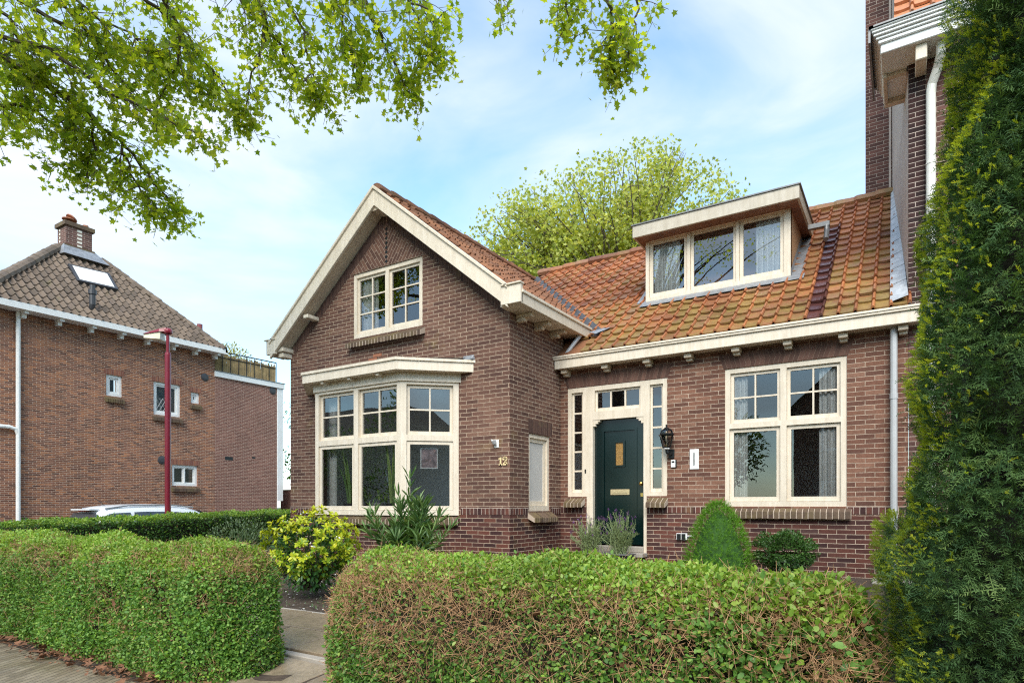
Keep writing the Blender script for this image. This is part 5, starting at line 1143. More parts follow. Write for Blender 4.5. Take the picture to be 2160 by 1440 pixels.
n = 30000; P, Nn, f = boxsurf(n, ylo, (1.2, yhi[1], yhi[2]), .2, (2.6, 0, 1.6, .1, .05)); n = len(P); P = yxf(P + Nn * (bulge(P) + .004)[:, None])
pr_ = np.clip(.05 + .95 * np.clip(-Nn[:, 0], 0, 1) + .07 * (P[:, 2] > .3), 0, 1) * np.clip(.55 + .8 * lump(P, 3.1) + .35 * lump(P, 1.3), .08, 1); k_ = NR.random(n) < pr_; P, Nn = P[k_], Nn[k_]; m = len(P); dr = norm(Nn * .8 + rv(m) * .6 + np.array([0, 0, .25]))
scatter('new_shoot', SV, SF, P - dr * .012, frames(dr, norm(np.array([0, 0, 1.0]) + rv(m) * .5)), NR.uniform(.4, .8, m), NR.random(m), M['lf_yew_new'], yew)
b = MB()
for k in range(40): z = R.uniform(-1.1, 3.3); a = R.uniform(0, 6.28); b.tube([(1.2, 3.1, z - .2), (1.2 + math.cos(a) * .9, 3.1 + math.sin(a) * .45, z + .1)], .012, .004, seg=4)
b.tube([(1.2, 3.1, -1.3), (1.2, 3.1, 3.4)], .09, .03, seg=8); b.build('trunk', M['bark'], yew)
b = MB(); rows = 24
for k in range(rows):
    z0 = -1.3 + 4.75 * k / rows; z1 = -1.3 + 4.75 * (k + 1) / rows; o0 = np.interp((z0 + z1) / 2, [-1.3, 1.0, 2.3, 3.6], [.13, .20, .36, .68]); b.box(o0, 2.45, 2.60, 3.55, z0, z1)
b.build('shade_core', M['core_yew'], yew)  # stepped dark boxes painted as the shade inside the yew
hedge('low yellowish yew bush squeezed between the tall yew and the wing corner', (-.06, 4.6, -1.1), (.55, 5.4, -.06), .12, 100, .03, (M['lf_box'], M['lf_box']), (1, 1, 1, 1, 1), (.2, 5, -1.1), name='low_yew_bush', cat='bush')
lowyew = bpy.data.objects['low_yew_bush']
n = 800; P, Nn, f = boxsurf(n, (-.16, 4.55, -1.1), (.6, 5.45, -.05), .12, (2, .3, 2, .2, 1)); P = P - Nn * NR.exponential(.03, n)[:, None]; dr = norm(Nn + rv(n) * .6 + [0, 0, .2]); scatter('new_shoot', SV, SF, P, frames(dr, rv(n) + [0, 0, 1]), NR.uniform(.8, 1.6, n), NR.random(n), M['lf_yew_new'], lowyew)
n = 900; P, Nn, f = boxsurf(n, (-.14, 4.57, -1.1), (.6, 5.45, -.07), .12, (2, .3, 2, .2, 1)); dr = norm(Nn + rv(n) * .6); scatter('needles', YV, YF, P - dr * .08, frames(dr, rv(n) + [0, 0, 1]), NR.uniform(.6, 1., n), NR.random(n), M['lf_yew'], lowyew)

# --- garden shrubs
def blob(n, c, rad, pw=.45):
    d = rv(n); return np.array(c) + d * (NR.random((n, 1)) ** pw) * np.array(rad), d
def stems(parent, base, tips, r0, mat, nm='stem'):
    b = MB()
    for tp in tips:
        bs = Vector(base) + Vector((R.uniform(-.05, .05), R.uniform(-.05, .05), 0)); tp = Vector(tp); md_ = (bs + tp) / 2 + Vector((R.uniform(-.06, .06), R.uniform(-.06, .06), .05)); b.tube([bs, md_, tp], [r0, r0 * .7, r0 * .35], seg=5)
    return b.build(nm, mat, parent)
# golden choisya
cb_ = at(655, 1242, 7.2); ch = thing('golden_shrub', 'golden yellow leaved shrub with white flowers at the path corner', 'shrub', cb_)
rr = np.random.default_rng(3); cl = []
for k in range(300):
    d = norm(rr.normal(size=(1, 3)))[0]; d[2] = d[2] * .72 + .18; cl.append(np.array(cb_) + np.array([0, 0, .43]) + d * np.array([.57, .5, .54]) * rr.uniform(.75, 1.08) + np.array([.08 * d[2], 0, 0]))
cl = np.array(cl)
wl = []
for c in cl:
    o_ = norm((c - (np.array(cb_) + [0, 0, .3]))[None])[0]; nn = 14; a = rr.uniform(0, 6.28, nn); el = rr.uniform(-.25, .85, nn); t1 = norm(np.cross(o_, [.3, .2, 1.0])[None])[0]; t2 = np.cross(o_, t1); d = (np.cos(a)[:, None] * t1 + np.sin(a)[:, None] * t2) * np.cos(el)[:, None] + o_ * np.sin(el)[:, None]; wl.append((np.repeat(c[None], nn, 0), d, np.repeat(o_[None], nn, 0) + [0, 0, .3]))
P = np.concatenate([w[0] for w in wl]); D = np.concatenate([w[1] for w in wl]); O = np.concatenate([w[2] for w in wl]); hgt = (P[:, 2] - cb_[2]) / .95; m = len(P)
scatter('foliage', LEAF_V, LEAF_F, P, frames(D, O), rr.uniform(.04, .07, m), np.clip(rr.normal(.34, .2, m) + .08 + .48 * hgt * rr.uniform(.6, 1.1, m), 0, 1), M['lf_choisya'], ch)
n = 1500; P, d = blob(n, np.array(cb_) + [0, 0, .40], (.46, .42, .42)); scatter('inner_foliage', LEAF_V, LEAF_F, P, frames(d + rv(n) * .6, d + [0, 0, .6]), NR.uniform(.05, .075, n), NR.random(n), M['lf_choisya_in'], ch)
pf, df_ = [], []
for c in cl[rr.choice(len(cl), 16, replace=False)]:
    if c[2] < cb_[2] + .35: continue
    for q in range(6): pf.append(c + rr.normal(size=3) * .022 + [0, 0, .03]); df_.append(rr.normal(size=3))
pf, df_ = np.array(pf), np.array(df_); P5 = np.repeat(pf, 4, 0); d5 = norm(np.repeat(df_, 4, 0) + rr.normal(size=(len(P5), 3))); scatter('blossom', LEAF_V, LEAF_F, P5, frames(d5, rv(len(P5))), np.full(len(P5), .017), rr.random(len(P5)), M['petal'], ch)
stems(ch, cb_, cl[:40] * .92 + np.array(cb_) * .08, .012, M['bark'])
# oleander
ob = at(866, 1200, 8.0); ob = (ob[0], ob[1], -1.0); ol = thing('oleander', 'oleander with long narrow leaves in front of the bay window', 'shrub', ob)
tips = []
for k in range(34):
    a = R.uniform(0, 6.28); rad = R.uniform(.12, .72); tips.append((ob[0] + math.cos(a) * rad, ob[1] + math.sin(a) * rad * .7, ob[2] + R.uniform(.55, 1.0)))
tips[0] = (ob[0] - .02, ob[1], ob[2] + 1.34); tips[1] = (ob[0] + .24, ob[1] - .1, ob[2] + 1.08); tips[2] = (ob[0] - .25, ob[1] + .05, ob[2] + 1.12); tips[3] = (ob[0] + .1, ob[1] + .1, ob[2] + .95)
stems(ol, ob, tips, .014, M['lf_oleander'])
P, D, O = [], [], []
for tp in tips:
    tp = np.array(tp); ax = norm((tp - np.array(ob))[None])[0]; ax = norm((ax + [0, 0, .6])[None])[0]; L_ = np.linalg.norm(tp - ob)
    for j in range(40):
        u = (NR.integers(0, 7) + NR.uniform(-.15, .15)) / 7; u = max(0, u); pos = tp - (tp - np.array(ob)) * u * .62; a = NR.uniform(0, 6.28); t1 = norm(np.cross(ax, [.3, 1, .1])[None])[0]; t2 = np.cross(ax, t1); sp = .5 + .8 * u; d = ax * (.95 - .6 * u) + (math.cos(a) * t1 + math.sin(a) * t2) * sp; P.append(pos); D.append(d); O.append(ax + .3 * NR.normal(size=3))
P, D, O = np.array(P), np.array(D), np.array(O); m = len(P); scatter('foliage', LONG_V, LEAF_F, P, frames(D, O), NR.uniform(.14, .24, m), np.clip(NR.normal(.45, .25, m), 0, 1), M['lf_oleander'], ol)
# grey green shrub by the side hedge
gb = at(515, 1150, 8.6); gb = (gb[0], gb[1], -1.15); gs = thing('grey_shrub', 'grey green loose shrub between the side hedge and the golden shrub', 'shrub', gb)
n = 2400; P, d = blob(n, np.array(gb) + [0, 0, .58], (.55, .5, .40), .4); P += (lump(P, 2) * .05)[:, None] * d; scatter('foliage', LEAF_V, LEAF_F, P, frames(d + rv(n) * .8 + [0, 0, .4], d + [0, 0, .7]), NR.uniform(.03, .05, n), NR.random(n), M['lf_grey'], gs); stems(gs, gb, [tuple(q) for q in P[:18]], .008, M['bark'])
# cone conifer
kb = at(1515, 1180, 7.85); kb = (kb[0], kb[1], -.95); kn = thing('cone_conifer', 'bright green dense cone shaped dwarf conifer below the living room window', 'conifer', kb)
n = 30000; hh = NR.random(n) ** 1.25; a = NR.uniform(0, 6.28, n); HT = .98
prof_ = np.interp(hh, [0, .12, .35, .6, .8, .93, 1.0], [.38, .43, .43, .36, .26, .15, .04]); rad = prof_ * (1 + .07 * np.sin(a * 9 + hh * 23) * np.sin(hh * 37 + a * 3) + .04 * np.sin(a * 23) * np.sin(hh * 61)) - NR.exponential(.014, n); Pn = np.stack([kb[0] + np.cos(a) * rad, kb[1] + np.sin(a) * rad, kb[2] + hh * HT], 1); Nn = norm(np.stack([np.cos(a), np.sin(a), .5 + hh * .5], 1))
NV = [(0, 0, 0), (.5, .10, .02), (1, 0, 0), (.5, -.10, .02)]; NF = [(0, 1, 2, 3)]
nt_ = 2600; hh = NR.random(nt_) ** 1.2; a = NR.uniform(0, 6.28, nt_); rad = .88 * np.interp(hh, [0, .12, .35, .6, .8, .93, 1.0], [.38, .43, .41, .33, .22, .12, .03]) * NR.uniform(.90, 1.07, nt_) * (1 + .05 * np.sin(a * 5 + hh * 19) * np.sin(hh * 29)); T = np.stack([kb[0] + np.cos(a) * rad, kb[1] + np.sin(a) * rad, kb[2] + hh * HT], 1); TN = norm(np.stack([np.cos(a), np.sin(a), .35 + hh * .9], 1) + rv(nt_) * .35); tl_ = NR.uniform(.035, .085, nt_); k_ = 26
Pn = np.repeat(T, k_, 0); TN2 = np.repeat(TN, k_, 0); u_ = NR.random(len(Pn)); Pn = Pn + TN2 * (u_ * np.repeat(tl_, k_))[:, None]; dr = norm(TN2 * .7 + rv(len(Pn))); rn_ = np.clip(np.repeat(NR.normal(.45, .2, nt_), k_) + u_ * .35 - .1 + NR.normal(0, .1, len(Pn)), 0, 1)
scatter('foliage', NV, NF, Pn, frames(dr, rv(len(Pn)) + TN2), NR.uniform(.012, .022, len(Pn)), rn_, M['lf_spruce'], kn)
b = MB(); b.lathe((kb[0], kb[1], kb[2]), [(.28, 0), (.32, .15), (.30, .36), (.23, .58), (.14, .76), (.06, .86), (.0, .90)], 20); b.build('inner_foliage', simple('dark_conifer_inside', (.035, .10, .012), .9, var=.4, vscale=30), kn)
b = MB(); b.tube([(kb[0], kb[1], kb[2] - .1), (kb[0], kb[1], kb[2] + .5)], .03, seg=6); b.build('trunk', M['bark'], kn)
# small round bush
bb = at(1655, 1190, 7.7); bb = (bb[0], bb[1], -.95); bs_ = thing('small_bush', 'small dark green bush below the living room sill, right of the cone', 'bush', bb)
n = 7500; P, d = blob(n, np.array(bb) + [0, 0, .37], (.37, .30, .22), .33); P[:, 2] += .06 * np.abs(np.sin(P[:, 0] * 9)) * (d[:, 2] > 0); P += (lump(P, 3) * .035)[:, None] * d; scatter('foliage', LEAF_V, LEAF_F, P, frames(d + rv(n) * .8, d + [0, 0, .7]), NR.uniform(.024, .042, n), NR.random(n), M['lf_box'], bs_); stems(bs_, bb, [tuple(q) for q in P[:16]], .007, M['bark'])
# lavender in a trough at the door
tr_ = thing('planter_trough', 'low black trough under the lavender in front of the green door', 'planter', (-3.93, 8.88, -.93))
b = MB(); b.box(-4.38, -3.50, 8.76, 9.0, -.93, -.74); b.build('trough_body', M['black'], tr_, bevel=.01); b = MB(); b.box(-4.40, -3.48, 8.74, 9.02, -.745, -.73); b.build('rim', M['zinc_dark'], tr_)
def lavender(x, w, h, label, seed):
    base = (x, 8.86, -.75); t = thing('lavender', label, 'lavender', base, 'lavender plants at the front door'); rr = np.random.default_rng(seed)
    P, D = [], []; FP, FD_ = [], []; b = MB()
    for k in range(80):
        a = rr.uniform(0, 6.28); sp = rr.uniform(.0, 1) ** .7; tip = np.array([x + math.cos(a) * w * sp, 8.86 + math.sin(a) * .2 * sp, -.75 + h * rr.uniform(.45, 1.0) * (1 - .35 * sp)]); bs = np.array(base) + rr.normal(size=3) * [.06, .03, 0]; b.tube([bs, (bs + tip) / 2 + [0, 0, .03], tip], .0035, seg=3)
        for j in range(34): u = rr.uniform(.15, 1.0); P.append(bs + (tip - bs) * u); D.append(norm(((tip - bs) / np.linalg.norm(tip - bs) * .8 + rr.normal(size=3) * .6)[None])[0])
        if rr.random() < .5:
            top = tip + [rr.normal() * .01, 0, rr.uniform(.02, .08)]; b.tube([tip, top], .002, seg=3)
            for j in range(16): FP.append(top + [rr.normal() * .006, rr.normal() * .006, rr.uniform(0, .045)]); FD_.append(rr.normal(size=3) + [0, 0, .6])
    b.build('stem', M['lf_lavender'], t); P, D = np.array(P), np.array(D); m = len(P); scatter('foliage', LONG_V, LEAF_F, P, frames(D, rv(m)), rr.uniform(.03, .055, m), rr.random(m), M['lf_lavender'], t); FP, FD_ = np.array(FP), np.array(FD_); scatter('blossom', LEAF_V, LEAF_F, FP, frames(FD_, rv(len(FP))), np.full(len(FP), .016), rr.random(len(FP)), M['lf_lavflower'], t)
lavender(-4.16, .36, .68, 'broad lavender plant at the left end of the door trough', 1); lavender(-3.68, .28, .76, 'thinner lavender plant at the handle side of the door trough', 2)
b = MB(); b.box(-.35, .12, 8.72, 9.06, -1.0, -.90); prop(b.build('drain_kerb', M['concrete'], loc=(-.1, 8.9, -1.0), bevel=.01), 'low concrete kerb under the downpipe outlet', 'kerb')
# plants behind the corner house
iv = thing('climbing_vine', 'green climbing vine at the rear corner of the corner house', 'vine', (-20, 16.2, -1.5))
n = 3000; P = np.stack([NR.uniform(-20.6, -18.6, n), NR.uniform(15.6, 17.4, n), NR.uniform(-1.2, 4.1, n)], 1); P[:, 0] += .5 * np.sin(P[:, 2] * 3); k_ = NR.random(n) < np.clip(1.3 - (P[:, 2] + 1) / 5.2, .1, 1); P = P[k_]; n = len(P); scatter('foliage', LEAF_V, LEAF_F, P, frames(rv(n) + [0, 0, -.4], rv(n) + [.5, -.5, .5]), NR.uniform(.10, .2, n), NR.random(n), M['lf_ivy'], iv)
b = MB()
for k in range(8): x = -20.3 + k * .22; b.tube([(x, 16.3, -1.5), (x + .1, 16.2, 1), (x - .1, 16.4, 3.4)], .025, seg=5)
b.build('stem', M['bark'], iv)
yb = thing('terrace_bush', 'yellow green bush rising behind the bamboo screen', 'bush', (-20.2, 13.0, 4.4)); n = 900; P, d = blob(n, (-20.2, 13.0, 5.15), (.7, .95, .45)); P[:, 2] += np.abs(np.sin(P[:, 1] * 7)) * .15; scatter('foliage', LEAF_V, LEAF_F, P, frames(d + rv(n) + [0, 0, .6], d + [0, 0, .5]), NR.uniform(.06, .11, n), NR.random(n), M['lf_yellowbush'], yb); stems(yb, (-20.2, 13.0, 4.4), [tuple(q) for q in P[:14]], .012, M['bark'])

# --- leaf litter and petals: ground cover nobody could count
n = 1500; P = np.stack([NR.uniform(-8.8, -3.5, n), 2.36 + NR.normal(0, .11, n), np.full(n, -1.232)], 1); P[:, 2] += NR.uniform(0, .025, n); k_ = (P[:, 1] > 2.12) & ~((P[:, 0] > -3.95) & (P[:, 0] < -2.8)); P = P[k_]; n = len(P)
prop(scatter('leaf_litter', PLANE_V, PLANE_F4, P, frames(rv(n) * [1, 1, .3], rv(n) * .7 + [0, 0, 1]), np.where(NR.random(n) < .12, NR.uniform(.05, .09, n), NR.uniform(.012, .035, n)), NR.random(n), M['dead'], loc=(-6, 2.3, -1.23)), kind='stuff')
n = 1400; P = np.stack([NR.uniform(-8.5, -3.6, n), NR.uniform(4.3, 6.8, n), np.zeros(n)], 1); P[:, 2] = [gz(y) - .004 for y in P[:, 1]]
prop(scatter('fallen_petals', LEAF_V, LEAF_F, P, frames(rv(n) * [1, 1, .2], rv(n) * .5 + [0, 0, 1]), NR.uniform(.012, .03, n), NR.random(n), M['petal'], loc=(-6, 5.5, -1.1)), kind='stuff')
n = 1500; P = np.stack([NR.uniform(-8.5, -3.4, n), NR.uniform(4.3, 7.0, n), np.zeros(n)], 1); P[:, 2] = [gz(y) + .01 for y in P[:, 1]]
prop(scatter('ground_cover', LEAF_V, LEAF_F, P, frames(rv(n) + [0, 0, .6], rv(n) * .5 + [0, 0, 1]), NR.uniform(.02, .05, n), NR.random(n), M['lf_grey'], loc=(-6, 5.5, -1.05)), kind='stuff')

# ================================================================== TREES
def curved(a, c, n=6, sag=.0, wob=.15, rr=R):
    a, c = Vector(a), Vector(c); L_ = (c - a).length; pts = []
    o1 = Vector((rr.gauss(0, 1), rr.gauss(0, 1), rr.gauss(0, 1))) * wob * L_ * .35
    for i in range(n + 1):
        u = i / n; q = a.lerp(c, u) + o1 * math.sin(math.pi * u) + Vector((0, 0, sag * L_ * math.sin(math.pi * u))); pts.append(q)
    return pts
# pale plane tree behind the house
tb = at(1300, 1066, 27); tb = (tb[0], tb[1], -1.6); bt = thing('plane_tree', 'pale yellow green plane tree rising behind the roofs', 'tree', tb)
b = MB(); top = Vector((tb[0], tb[1], 6.0)); b.tube([Vector(tb), Vector((tb[0] + .1, tb[1], 2.5)), top], .38, .24, seg=10)
LP, LD = [], []
ycurve = lambda x: np.interp(x, [985, 1040, 1100, 1200, 1300, 1430, 1490, 1540, 1560], [500, 440, 395, 352, 310, 296, 328, 388, 440])
rt = random.Random(21)
for k in range(230):
    px = rt.uniform(990, 1552); yt = float(ycurve(px)); py = yt + 12 + (640 - yt) * rt.random() ** 1.5; s_ = rt.uniform(23.5, 30); q = Vector(at(px, py, s_)); f0 = rt.uniform(.0, .8); st_ = Vector((tb[0], tb[1], 6.0)).lerp(Vector((tb[0] + .4, tb[1], 11)), f0)
    pts = curved(st_, q, 7, .05, .16, rt)
    b.tube(pts, .05 + .04 * (1 - f0), .008, seg=5, cap=False)
    for j in range(4):
        u = rt.uniform(.45, 1.0); o_ = pts[min(7, int(u * 7))]; e_ = o_ + Vector((rt.gauss(0, .55), rt.gauss(0, .55), rt.gauss(.2, .5))); b.tube([o_, (o_ + e_) / 2 + Vector((0, 0, .06)), e_], .014, .005, seg=3, cap=False)
        for i in range(42): w_ = rt.random(); c_ = o_.lerp(e_, w_); LP.append((c_.x + rt.gauss(0, .26), c_.y + rt.gauss(0, .26), c_.z + rt.gauss(0, .22)))
for k in range(300):
    px = rt.uniform(985, 1550); yt = float(ycurve(px)); py = yt + 4 + (640 - yt) * rt.random() ** 1.25; q = Vector(at(px, py, rt.uniform(24, 30)))
    for i in range(22): LP.append((q.x + rt.gauss(0, .30), q.y + rt.gauss(0, .30), q.z + rt.gauss(0, .20)))
b.tube([top, Vector((tb[0] + .4, tb[1], 11)), Vector((tb[0] + .5, tb[1], 13.5))], .22, .06, seg=8); b.build('trunk', M['bark'], bt)
P = np.array(LP); m = len(P); scatter('crown', PLANE_V, PLANE_F4, P, frames(rv(m) + [0, 0, -.5], rv(m) + [0, 0, .6]), NR.uniform(.09, .17, m), NR.random(m), M['lf_bgtree'], bt)

# street plane tree whose boughs hang into the picture from above
ot = thing('street_tree', 'big plane tree on the pavement whose leafy boughs hang over the garden', 'tree', (-9.2, -3.4, -1.45))
hub = Vector((-9.2, -3.2, 5.2)); b = MB(); b.tube([(-9.2, -3.4, -1.5), (-9.15, -3.35, 2), hub], .33, .24, seg=12)
LIMBS = [  # (list of (px, py, distance)), thickness, leaf density
    ([(-160, 60, 8.2), (0, 118, 8.8), (70, 160, 9.0), (140, 206, 9.2), (195, 250, 9.4), (262, 305, 9.6), (325, 385, 9.8), (372, 440, 10.0)], .062, 1.25),
    ([(-120, -120, 8.4), (40, 0, 8.8), (150, 60, 9.2), (260, 110, 9.5), (370, 150, 9.8), (450, 205, 10)], .04, 1.2),
    ([(-150, 20, 8.0), (-20, 70, 8.3), (100, 100, 8.6), (220, 190, 8.8), (330, 240, 9.0), (425, 288, 9.1)], .04, 1.1),
    ([(150, -140, 8.8), (300, -10, 9.2), (365, 50, 9.5), (420, 120, 9.7), (470, 180, 9.9), (505, 245, 10)], .034, 1.0),
    ([(330, -160, 9), (480, -30, 9.3), (545, 40, 9.5), (600, 110, 9.7), (640, 170, 9.8), (690, 222, 9.9)], .03, .85),
    ([(480, -170, 9), (590, -30, 9.2), (630, 50, 9.4), (650, 120, 9.5), (665, 185, 9.6)], .028, .75),
    ([(620, -170, 9), (760, -30, 9.3), (790, 50, 9.5), (815, 100, 9.7), (840, 150, 9.9), (866, 205, 10)], .036, .85),
    ([(740, -170, 9.2), (850, -40, 9.4), (875, 30, 9.6), (895, 85, 9.7), (915, 130, 9.8)], .026, .85),
    ([(1060, -260, 8.5), (1240, -50, 9.0), (1290, 20, 9.2), (1290, 60, 9.3), (1283, 100, 9.4), (1296, 150, 9.5)], .036, .95),
    ([(1060, -240, 8.5), (1180, -50, 9.0), (1200, 20, 9.1), (1190, 62, 9.2)], .02, .55),
    ([(1180, -240, 8.6), (1320, -50, 9.1), (1345, 20, 9.2), (1335, 62, 9.3), (1325, 118, 9.4)], .022, .5),
    ([(-140, -60, 8.4), (20, 30, 8.7), (55, 110, 9.0), (40, 190, 9.2), (15, 255, 9.3)], .03, .9),
    ([(-150, 200, 8.6), (-20, 215, 9), (60, 230, 9.3), (130, 262, 9.5), (190, 300, 9.7), (180, 345, 9.8)], .03, .9),
    ([(-40, -170, 8.2), (120, -40, 8.6), (190, 30, 8.9), (270, 70, 9.1), (330, 120, 9.2)], .03, 1.0),
    ([(1000, -220, 9), (1030, -60, 9.2), (1040, -10, 9.3), (1052, 2, 9.3)], .014, .25),
    ([(400, -170, 9), (520, -40, 9.2), (560, 30, 9.4), (555, 100, 9.5), (525, 170, 9.7), (515, 250, 9.9)], .028, .9),
    ([(560, -170, 9), (680, -40, 9.2), (720, 30, 9.4), (738, 90, 9.6), (742, 140, 9.7), (755, 180, 9.8)], .026, .85),
    ([(200, -150, 8.6), (330, -30, 8.9), (380, 60, 9.1), (375, 130, 9.3), (345, 200, 9.5), (330, 255, 9.6)], .03, .9),
    ([(-100, -150, 8.2), (100, -40, 8.6), (180, 60, 8.9), (230, 140, 9.1), (280, 200, 9.3)], .03, .9),
    ([(640, -170, 9.2), (720, -60, 9.3), (840, -10, 9.4), (900, 20, 9.5), (925, 60, 9.5)], .026, .8),
    ([(250, 290, 9.5), (270, 350, 9.7), (300, 410, 9.8), (345, 450, 9.9)], .022, .9),
    ([(195, 250, 9.4), (200, 320, 9.6), (160, 350, 9.7), (110, 345, 9.8)], .02, .6),
]
rt = random.Random(8); LP, LD = [], []
for li, (pts, th, dens) in enumerate(LIMBS):
    W = [Vector(at(*q)) for q in pts]
    fine = []
    for i in range(len(W) - 1):
        for j in range(4): fine.append(W[i].lerp(W[i + 1], j / 4) + Vector((rt.gauss(0, .02), rt.gauss(0, .02), rt.gauss(0, .02))))
    fine.append(W[-1])
    if li < 20: b.tube(curved(hub, W[0], 6, .06, .05, rt), .14, th * 1.15, seg=7, cap=False)
    b.tube(fine, th, .009, seg=6, cap=False)
    nt = int(len(fine) * 2.1 * dens)
    for k in range(nt):
        i0 = rt.randrange(2, len(fine)); o_ = fine[i0]; fl = (fine[i0] - fine[i0 - 1]).normalized(); L_ = rt.uniform(.3, .9) * (1.15 - .75 * i0 / len(fine)); dv = (fl * rt.uniform(.3, 1.0) + Vector((rt.gauss(0, .55), rt.gauss(0, .55), rt.gauss(-.18, .5)))).normalized(); e_ = o_ + dv * L_ + Vector((0, 0, -.10 * L_))
        md_ = (o_ + e_) / 2 + Vector((rt.gauss(0, .04), rt.gauss(0, .04), rt.gauss(.03, .03))); b.tube([o_, md_, e_], .008, .003, seg=4, cap=False)
        subs = [(o_, md_, e_)]
        for s_ in range(2):
            a_ = md_.lerp(e_, rt.random()); c_ = a_ + Vector((rt.gauss(0, .14), rt.gauss(0, .14), rt.gauss(-.05, .13))); b.tube([a_, c_], .004, .002, seg=3, cap=False); subs.append((a_, (a_ + c_) / 2, c_))
        for si, (a_, m_, c_) in enumerate(subs):
            for j in range(7 if si == 0 else 5):
                u = rt.uniform(.3, 1.05); q = (a_.lerp(m_, u * 2) if u < .5 else m_.lerp(c_, (u - .5) * 2)); q = q + Vector((rt.gauss(0, .07), rt.gauss(0, .07), rt.gauss(-.02, .065))); LP.append(tuple(q))
# the rest of the crown, above and behind the camera
for k in range(60):
    a = rt.uniform(0, 6.28); rd = rt.uniform(1.5, 6); q = Vector((-9.2 + math.cos(a) * rd, -3.6 + math.sin(a) * rd * .8, rt.uniform(6.5, 12)))
    if q.x * .8444 * 0 + (-sY * q.x + cY * q.y) > .2 and q.z < .9 * (-sY * q.x + cY * q.y): continue
    b.tube(curved(hub, q, 6, .1, .1, rt), .07, .012, seg=5, cap=False)
    for j in range(70): LP.append((q.x + rt.gauss(0, .6), q.y + rt.gauss(0, .6), q.z + rt.gauss(0, .5)))
b.build('trunk', M['bark'], ot)
P = np.array(LP); m = len(P); scatter('crown', PLANE_V, PLANE_F4, P, frames(rv(m) + [0, 0, -.45], rv(m) * .8 + [0, 0, .8]), NR.uniform(.05, .11, m), np.clip(NR.normal(.5, .28, m), 0, 1), M['lf_plane'], ot)

# ================================================================== ACROSS THE ROAD (seen only as reflections in the panes)
op = thing('opposite_house', 'brown house across the road behind the photographer', 'house', (-1, -19, -1.5))
b = MB(); b.box(-5, 5, -26, -17, -1.6, 5.2); b.poly([(-5, -17, 5.2), (5, -17, 5.2), (0, -17, 10)]); b.build('wall', M['brick_wing'], op)
b = MB(); b.quad((-5.4, -16.7, 4.9), (0, -16.7, 10.1), (0, -26, 10.1), (-5.4, -26, 4.9)); b.quad((0, -16.7, 10.1), (5.4, -16.7, 4.9), (5.4, -26, 4.9), (0, -26, 10.1)); b.build('roof', M['tile_left'], op)
FO = Fr((0, -17, 0), (0, 1, 0))
for u in (-3, .5, 2.5):
    for v in (-.2, 2.8): window(op, FO, -u - .7, -u + .7, v, v + 1.5, [(-u - .6, -u + .6, v + .1, v + 1.4, 2, 1)], M['white'], M['car_glass'], d=.04, depth=.03)
def back_tree(x, y, h, r, label):
    t = thing('garden_tree', label, 'tree', (x, y, -1.5)); b = MB(); b.tube([(x, y, -1.6), (x, y, h * .6)], .2, .1, seg=7)
    for k in range(10): a = R.uniform(0, 6.28); b.tube([(x, y, h * .35), (x + math.cos(a) * r * .7, y + math.sin(a) * r * .7, h * R.uniform(.5, .95))], .06, .02, seg=4)
    b.build('trunk', M['bark'], t); n = 3500; P, d = blob(n, (x, y, h * .62), (r, r, h * .42), .4); P += (lump(P, .5) * .5)[:, None] * d; scatter('crown', LEAF_V, LEAF_F, P, frames(d + rv(n), d + [0, 0, .8]), NR.uniform(.2, .34, n), NR.random(n), M['lf_ivy'], t)
for (x_, y_, h_, r_, lb_) in ((-16, -15, 4.2, 3.2, 'wide low garden tree across the road, second from the opposite house'), (-24, -14, 6.5, 3.4, 'tall garden tree across the road far along the street'), (-33, -16, 5.0, 4.2, 'broad low tree at the far end across the road'), (15, -6, 5.2, 2.4, 'garden tree beside the road to the right of the photographer'), (22, -12, 7, 3, 'tall tree across the road far to the right')): back_tree(x_, y_, h_, r_, lb_)
for (x0_, x1_, lb_) in ((9, 25, 'long brown house across the road to the right of the photographer'), (-52, -30, 'long brown house across the road far to the left')):
    o2 = thing('opposite_house', lb_, 'house', ((x0_ + x1_) / 2, -20, -1.5)); b = MB(); b.box(x0_, x1_, -27, -18, -1.6, 4.2); b.build('wall', M['brick_wing'], o2); b = MB(); b.hexa([(x0_ - .3, -27.3, 4.2), (x1_ + .3, -27.3, 4.2), (x1_ + .3, -17.7, 4.2), (x0_ - .3, -17.7, 4.2), (x0_ + 1, -22.6, 8), (x1_ - 1, -22.6, 8), (x1_ - 1, -22.4, 8), (x0_ + 1, -22.4, 8)]); b.build('roof', M['tile_left'], o2)
hg_ = thing('opposite_hedge', 'long garden hedge along the far side of the road', 'hedge', (-8, -12.6, -1.4)); P, Nn, f = boxsurf(9000, (-48, -13.0, -1.4), (26, -12.2, -.35), .2, (.1, .1, .1, 1, 1)); scatter('foliage', LEAF_V, LEAF_F, P, frames(rv(9000), Nn + rv(9000) * .5), NR.uniform(.14, .26, 9000), NR.random(9000), M['lf_back'], hg_); b = MB(); b.box(-47.9, 25.9, -12.9, -12.3, -1.4, -.45); b.build('shade_core', M['core'], hg_)
back_tree(-9, -17, 5, 2.6, 'broad garden tree across the road left of the opposite house'); back_tree(7.5, -15, 6, 2.3, 'round garden tree across the road right of the opposite house')

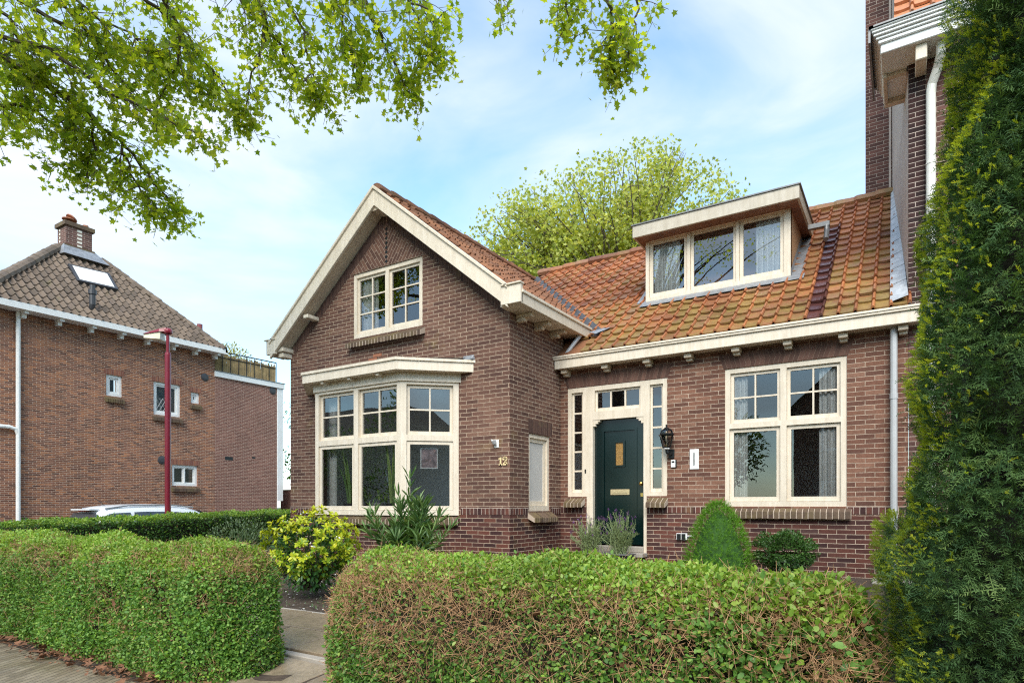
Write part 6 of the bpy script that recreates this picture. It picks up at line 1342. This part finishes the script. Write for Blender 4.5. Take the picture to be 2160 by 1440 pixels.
# ================================================================== LIGHT, SKY, CAMERA
SUN_DIR = Vector((.26, -.66, .66)).normalized()
el = math.asin(SUN_DIR.z); az = math.atan2(SUN_DIR.x, SUN_DIR.y)
w = bpy.data.worlds.new('World'); SC.world = w; w.use_nodes = True; nt = w.node_tree
for n_ in list(nt.nodes): nt.nodes.remove(n_)
out = nt.nodes.new('ShaderNodeOutputWorld')
sky = nt.nodes.new('ShaderNodeTexSky'); sky.sky_type = 'NISHITA'; sky.sun_disc = False; sky.sun_elevation = el; sky.sun_rotation = az; sky.air_density = 1.0; sky.dust_density = .6; sky.ozone_density = 1.2
b1 = nt.nodes.new('ShaderNodeBackground'); b1.inputs[1].default_value = .09
tc = nt.nodes.new('ShaderNodeTexCoord'); mp = nt.nodes.new('ShaderNodeMapping'); L(nt, tc.outputs['Generated'], mp.inputs[0]); mp.inputs['Scale'].default_value = (1.0, 1.0, 2.6); mp.inputs['Rotation'].default_value = (.15, .1, .6)
n1 = nt.nodes.new('ShaderNodeTexNoise'); n1.inputs['Scale'].default_value = 2.3; n1.inputs['Detail'].default_value = 7; n1.inputs['Roughness'].default_value = .52; n1.inputs['Distortion'].default_value = .5; L(nt, mp.outputs[0], n1.inputs['Vector'])
cr = ramp(nt, [(.38, (.10, .10, .10)), (.52, (.40, .40, .40)), (.70, (.95, .95, .95))]); L(nt, n1.outputs['Fac'], cr.inputs[0])
tint = mixc(nt, 1.0, sky.outputs[0], (.92, 1.12, 1.08), 'MULTIPLY'); L(nt, tint, b1.inputs[0])
b2 = nt.nodes.new('ShaderNodeBackground'); b2.inputs[0].default_value = (.86, .92, 1.0, 1); b2.inputs[1].default_value = .315
ms = nt.nodes.new('ShaderNodeMixShader'); sc_ = nt.nodes.new('ShaderNodeSeparateColor'); L(nt, cr.outputs[0], sc_.inputs[0]); L(nt, sc_.outputs[0], ms.inputs[0]); L(nt, b1.outputs[0], ms.inputs[1]); L(nt, b2.outputs[0], ms.inputs[2]); L(nt, ms.outputs[0], out.inputs[0])
sl = bpy.data.lights.new('sun', 'SUN'); sl.energy = 1.15; sl.angle = math.radians(40); sl.color = (1.0, .94, .85); so = bpy.data.objects.new('sun', sl); C.objects.link(so); so.rotation_euler = SUN_DIR.to_track_quat('Z', 'Y').to_euler(); so.location = (4, -10, 20)
cam = bpy.data.cameras.new('camera'); cam.sensor_width = 36; cam.lens = FPX / 2160 * 36; cam.shift_y = (HZ - 720) / 2160; cam.clip_start = .05; cam.clip_end = 2000
co = bpy.data.objects.new('camera', cam); C.objects.link(co); co.location = (0, 0, EYE); co.rotation_euler = (math.pi / 2, 0, YAW); SC.camera = co
SC.view_settings.view_transform = 'Standard'; SC.view_settings.look = 'None'; SC.view_settings.gamma = 1.0; SC.view_settings.exposure = 1.95
SC.cycles.use_denoising = False; SC.cycles.filter_width = 1.15; SC.cycles.use_adaptive_sampling = False; SC.cycles.sample_clamp_indirect = 4.0; SC.cycles.max_bounces = 8; SC.cycles.transparent_max_bounces = 12; SC.cycles.caustics_reflective = False; SC.cycles.caustics_refractive = False
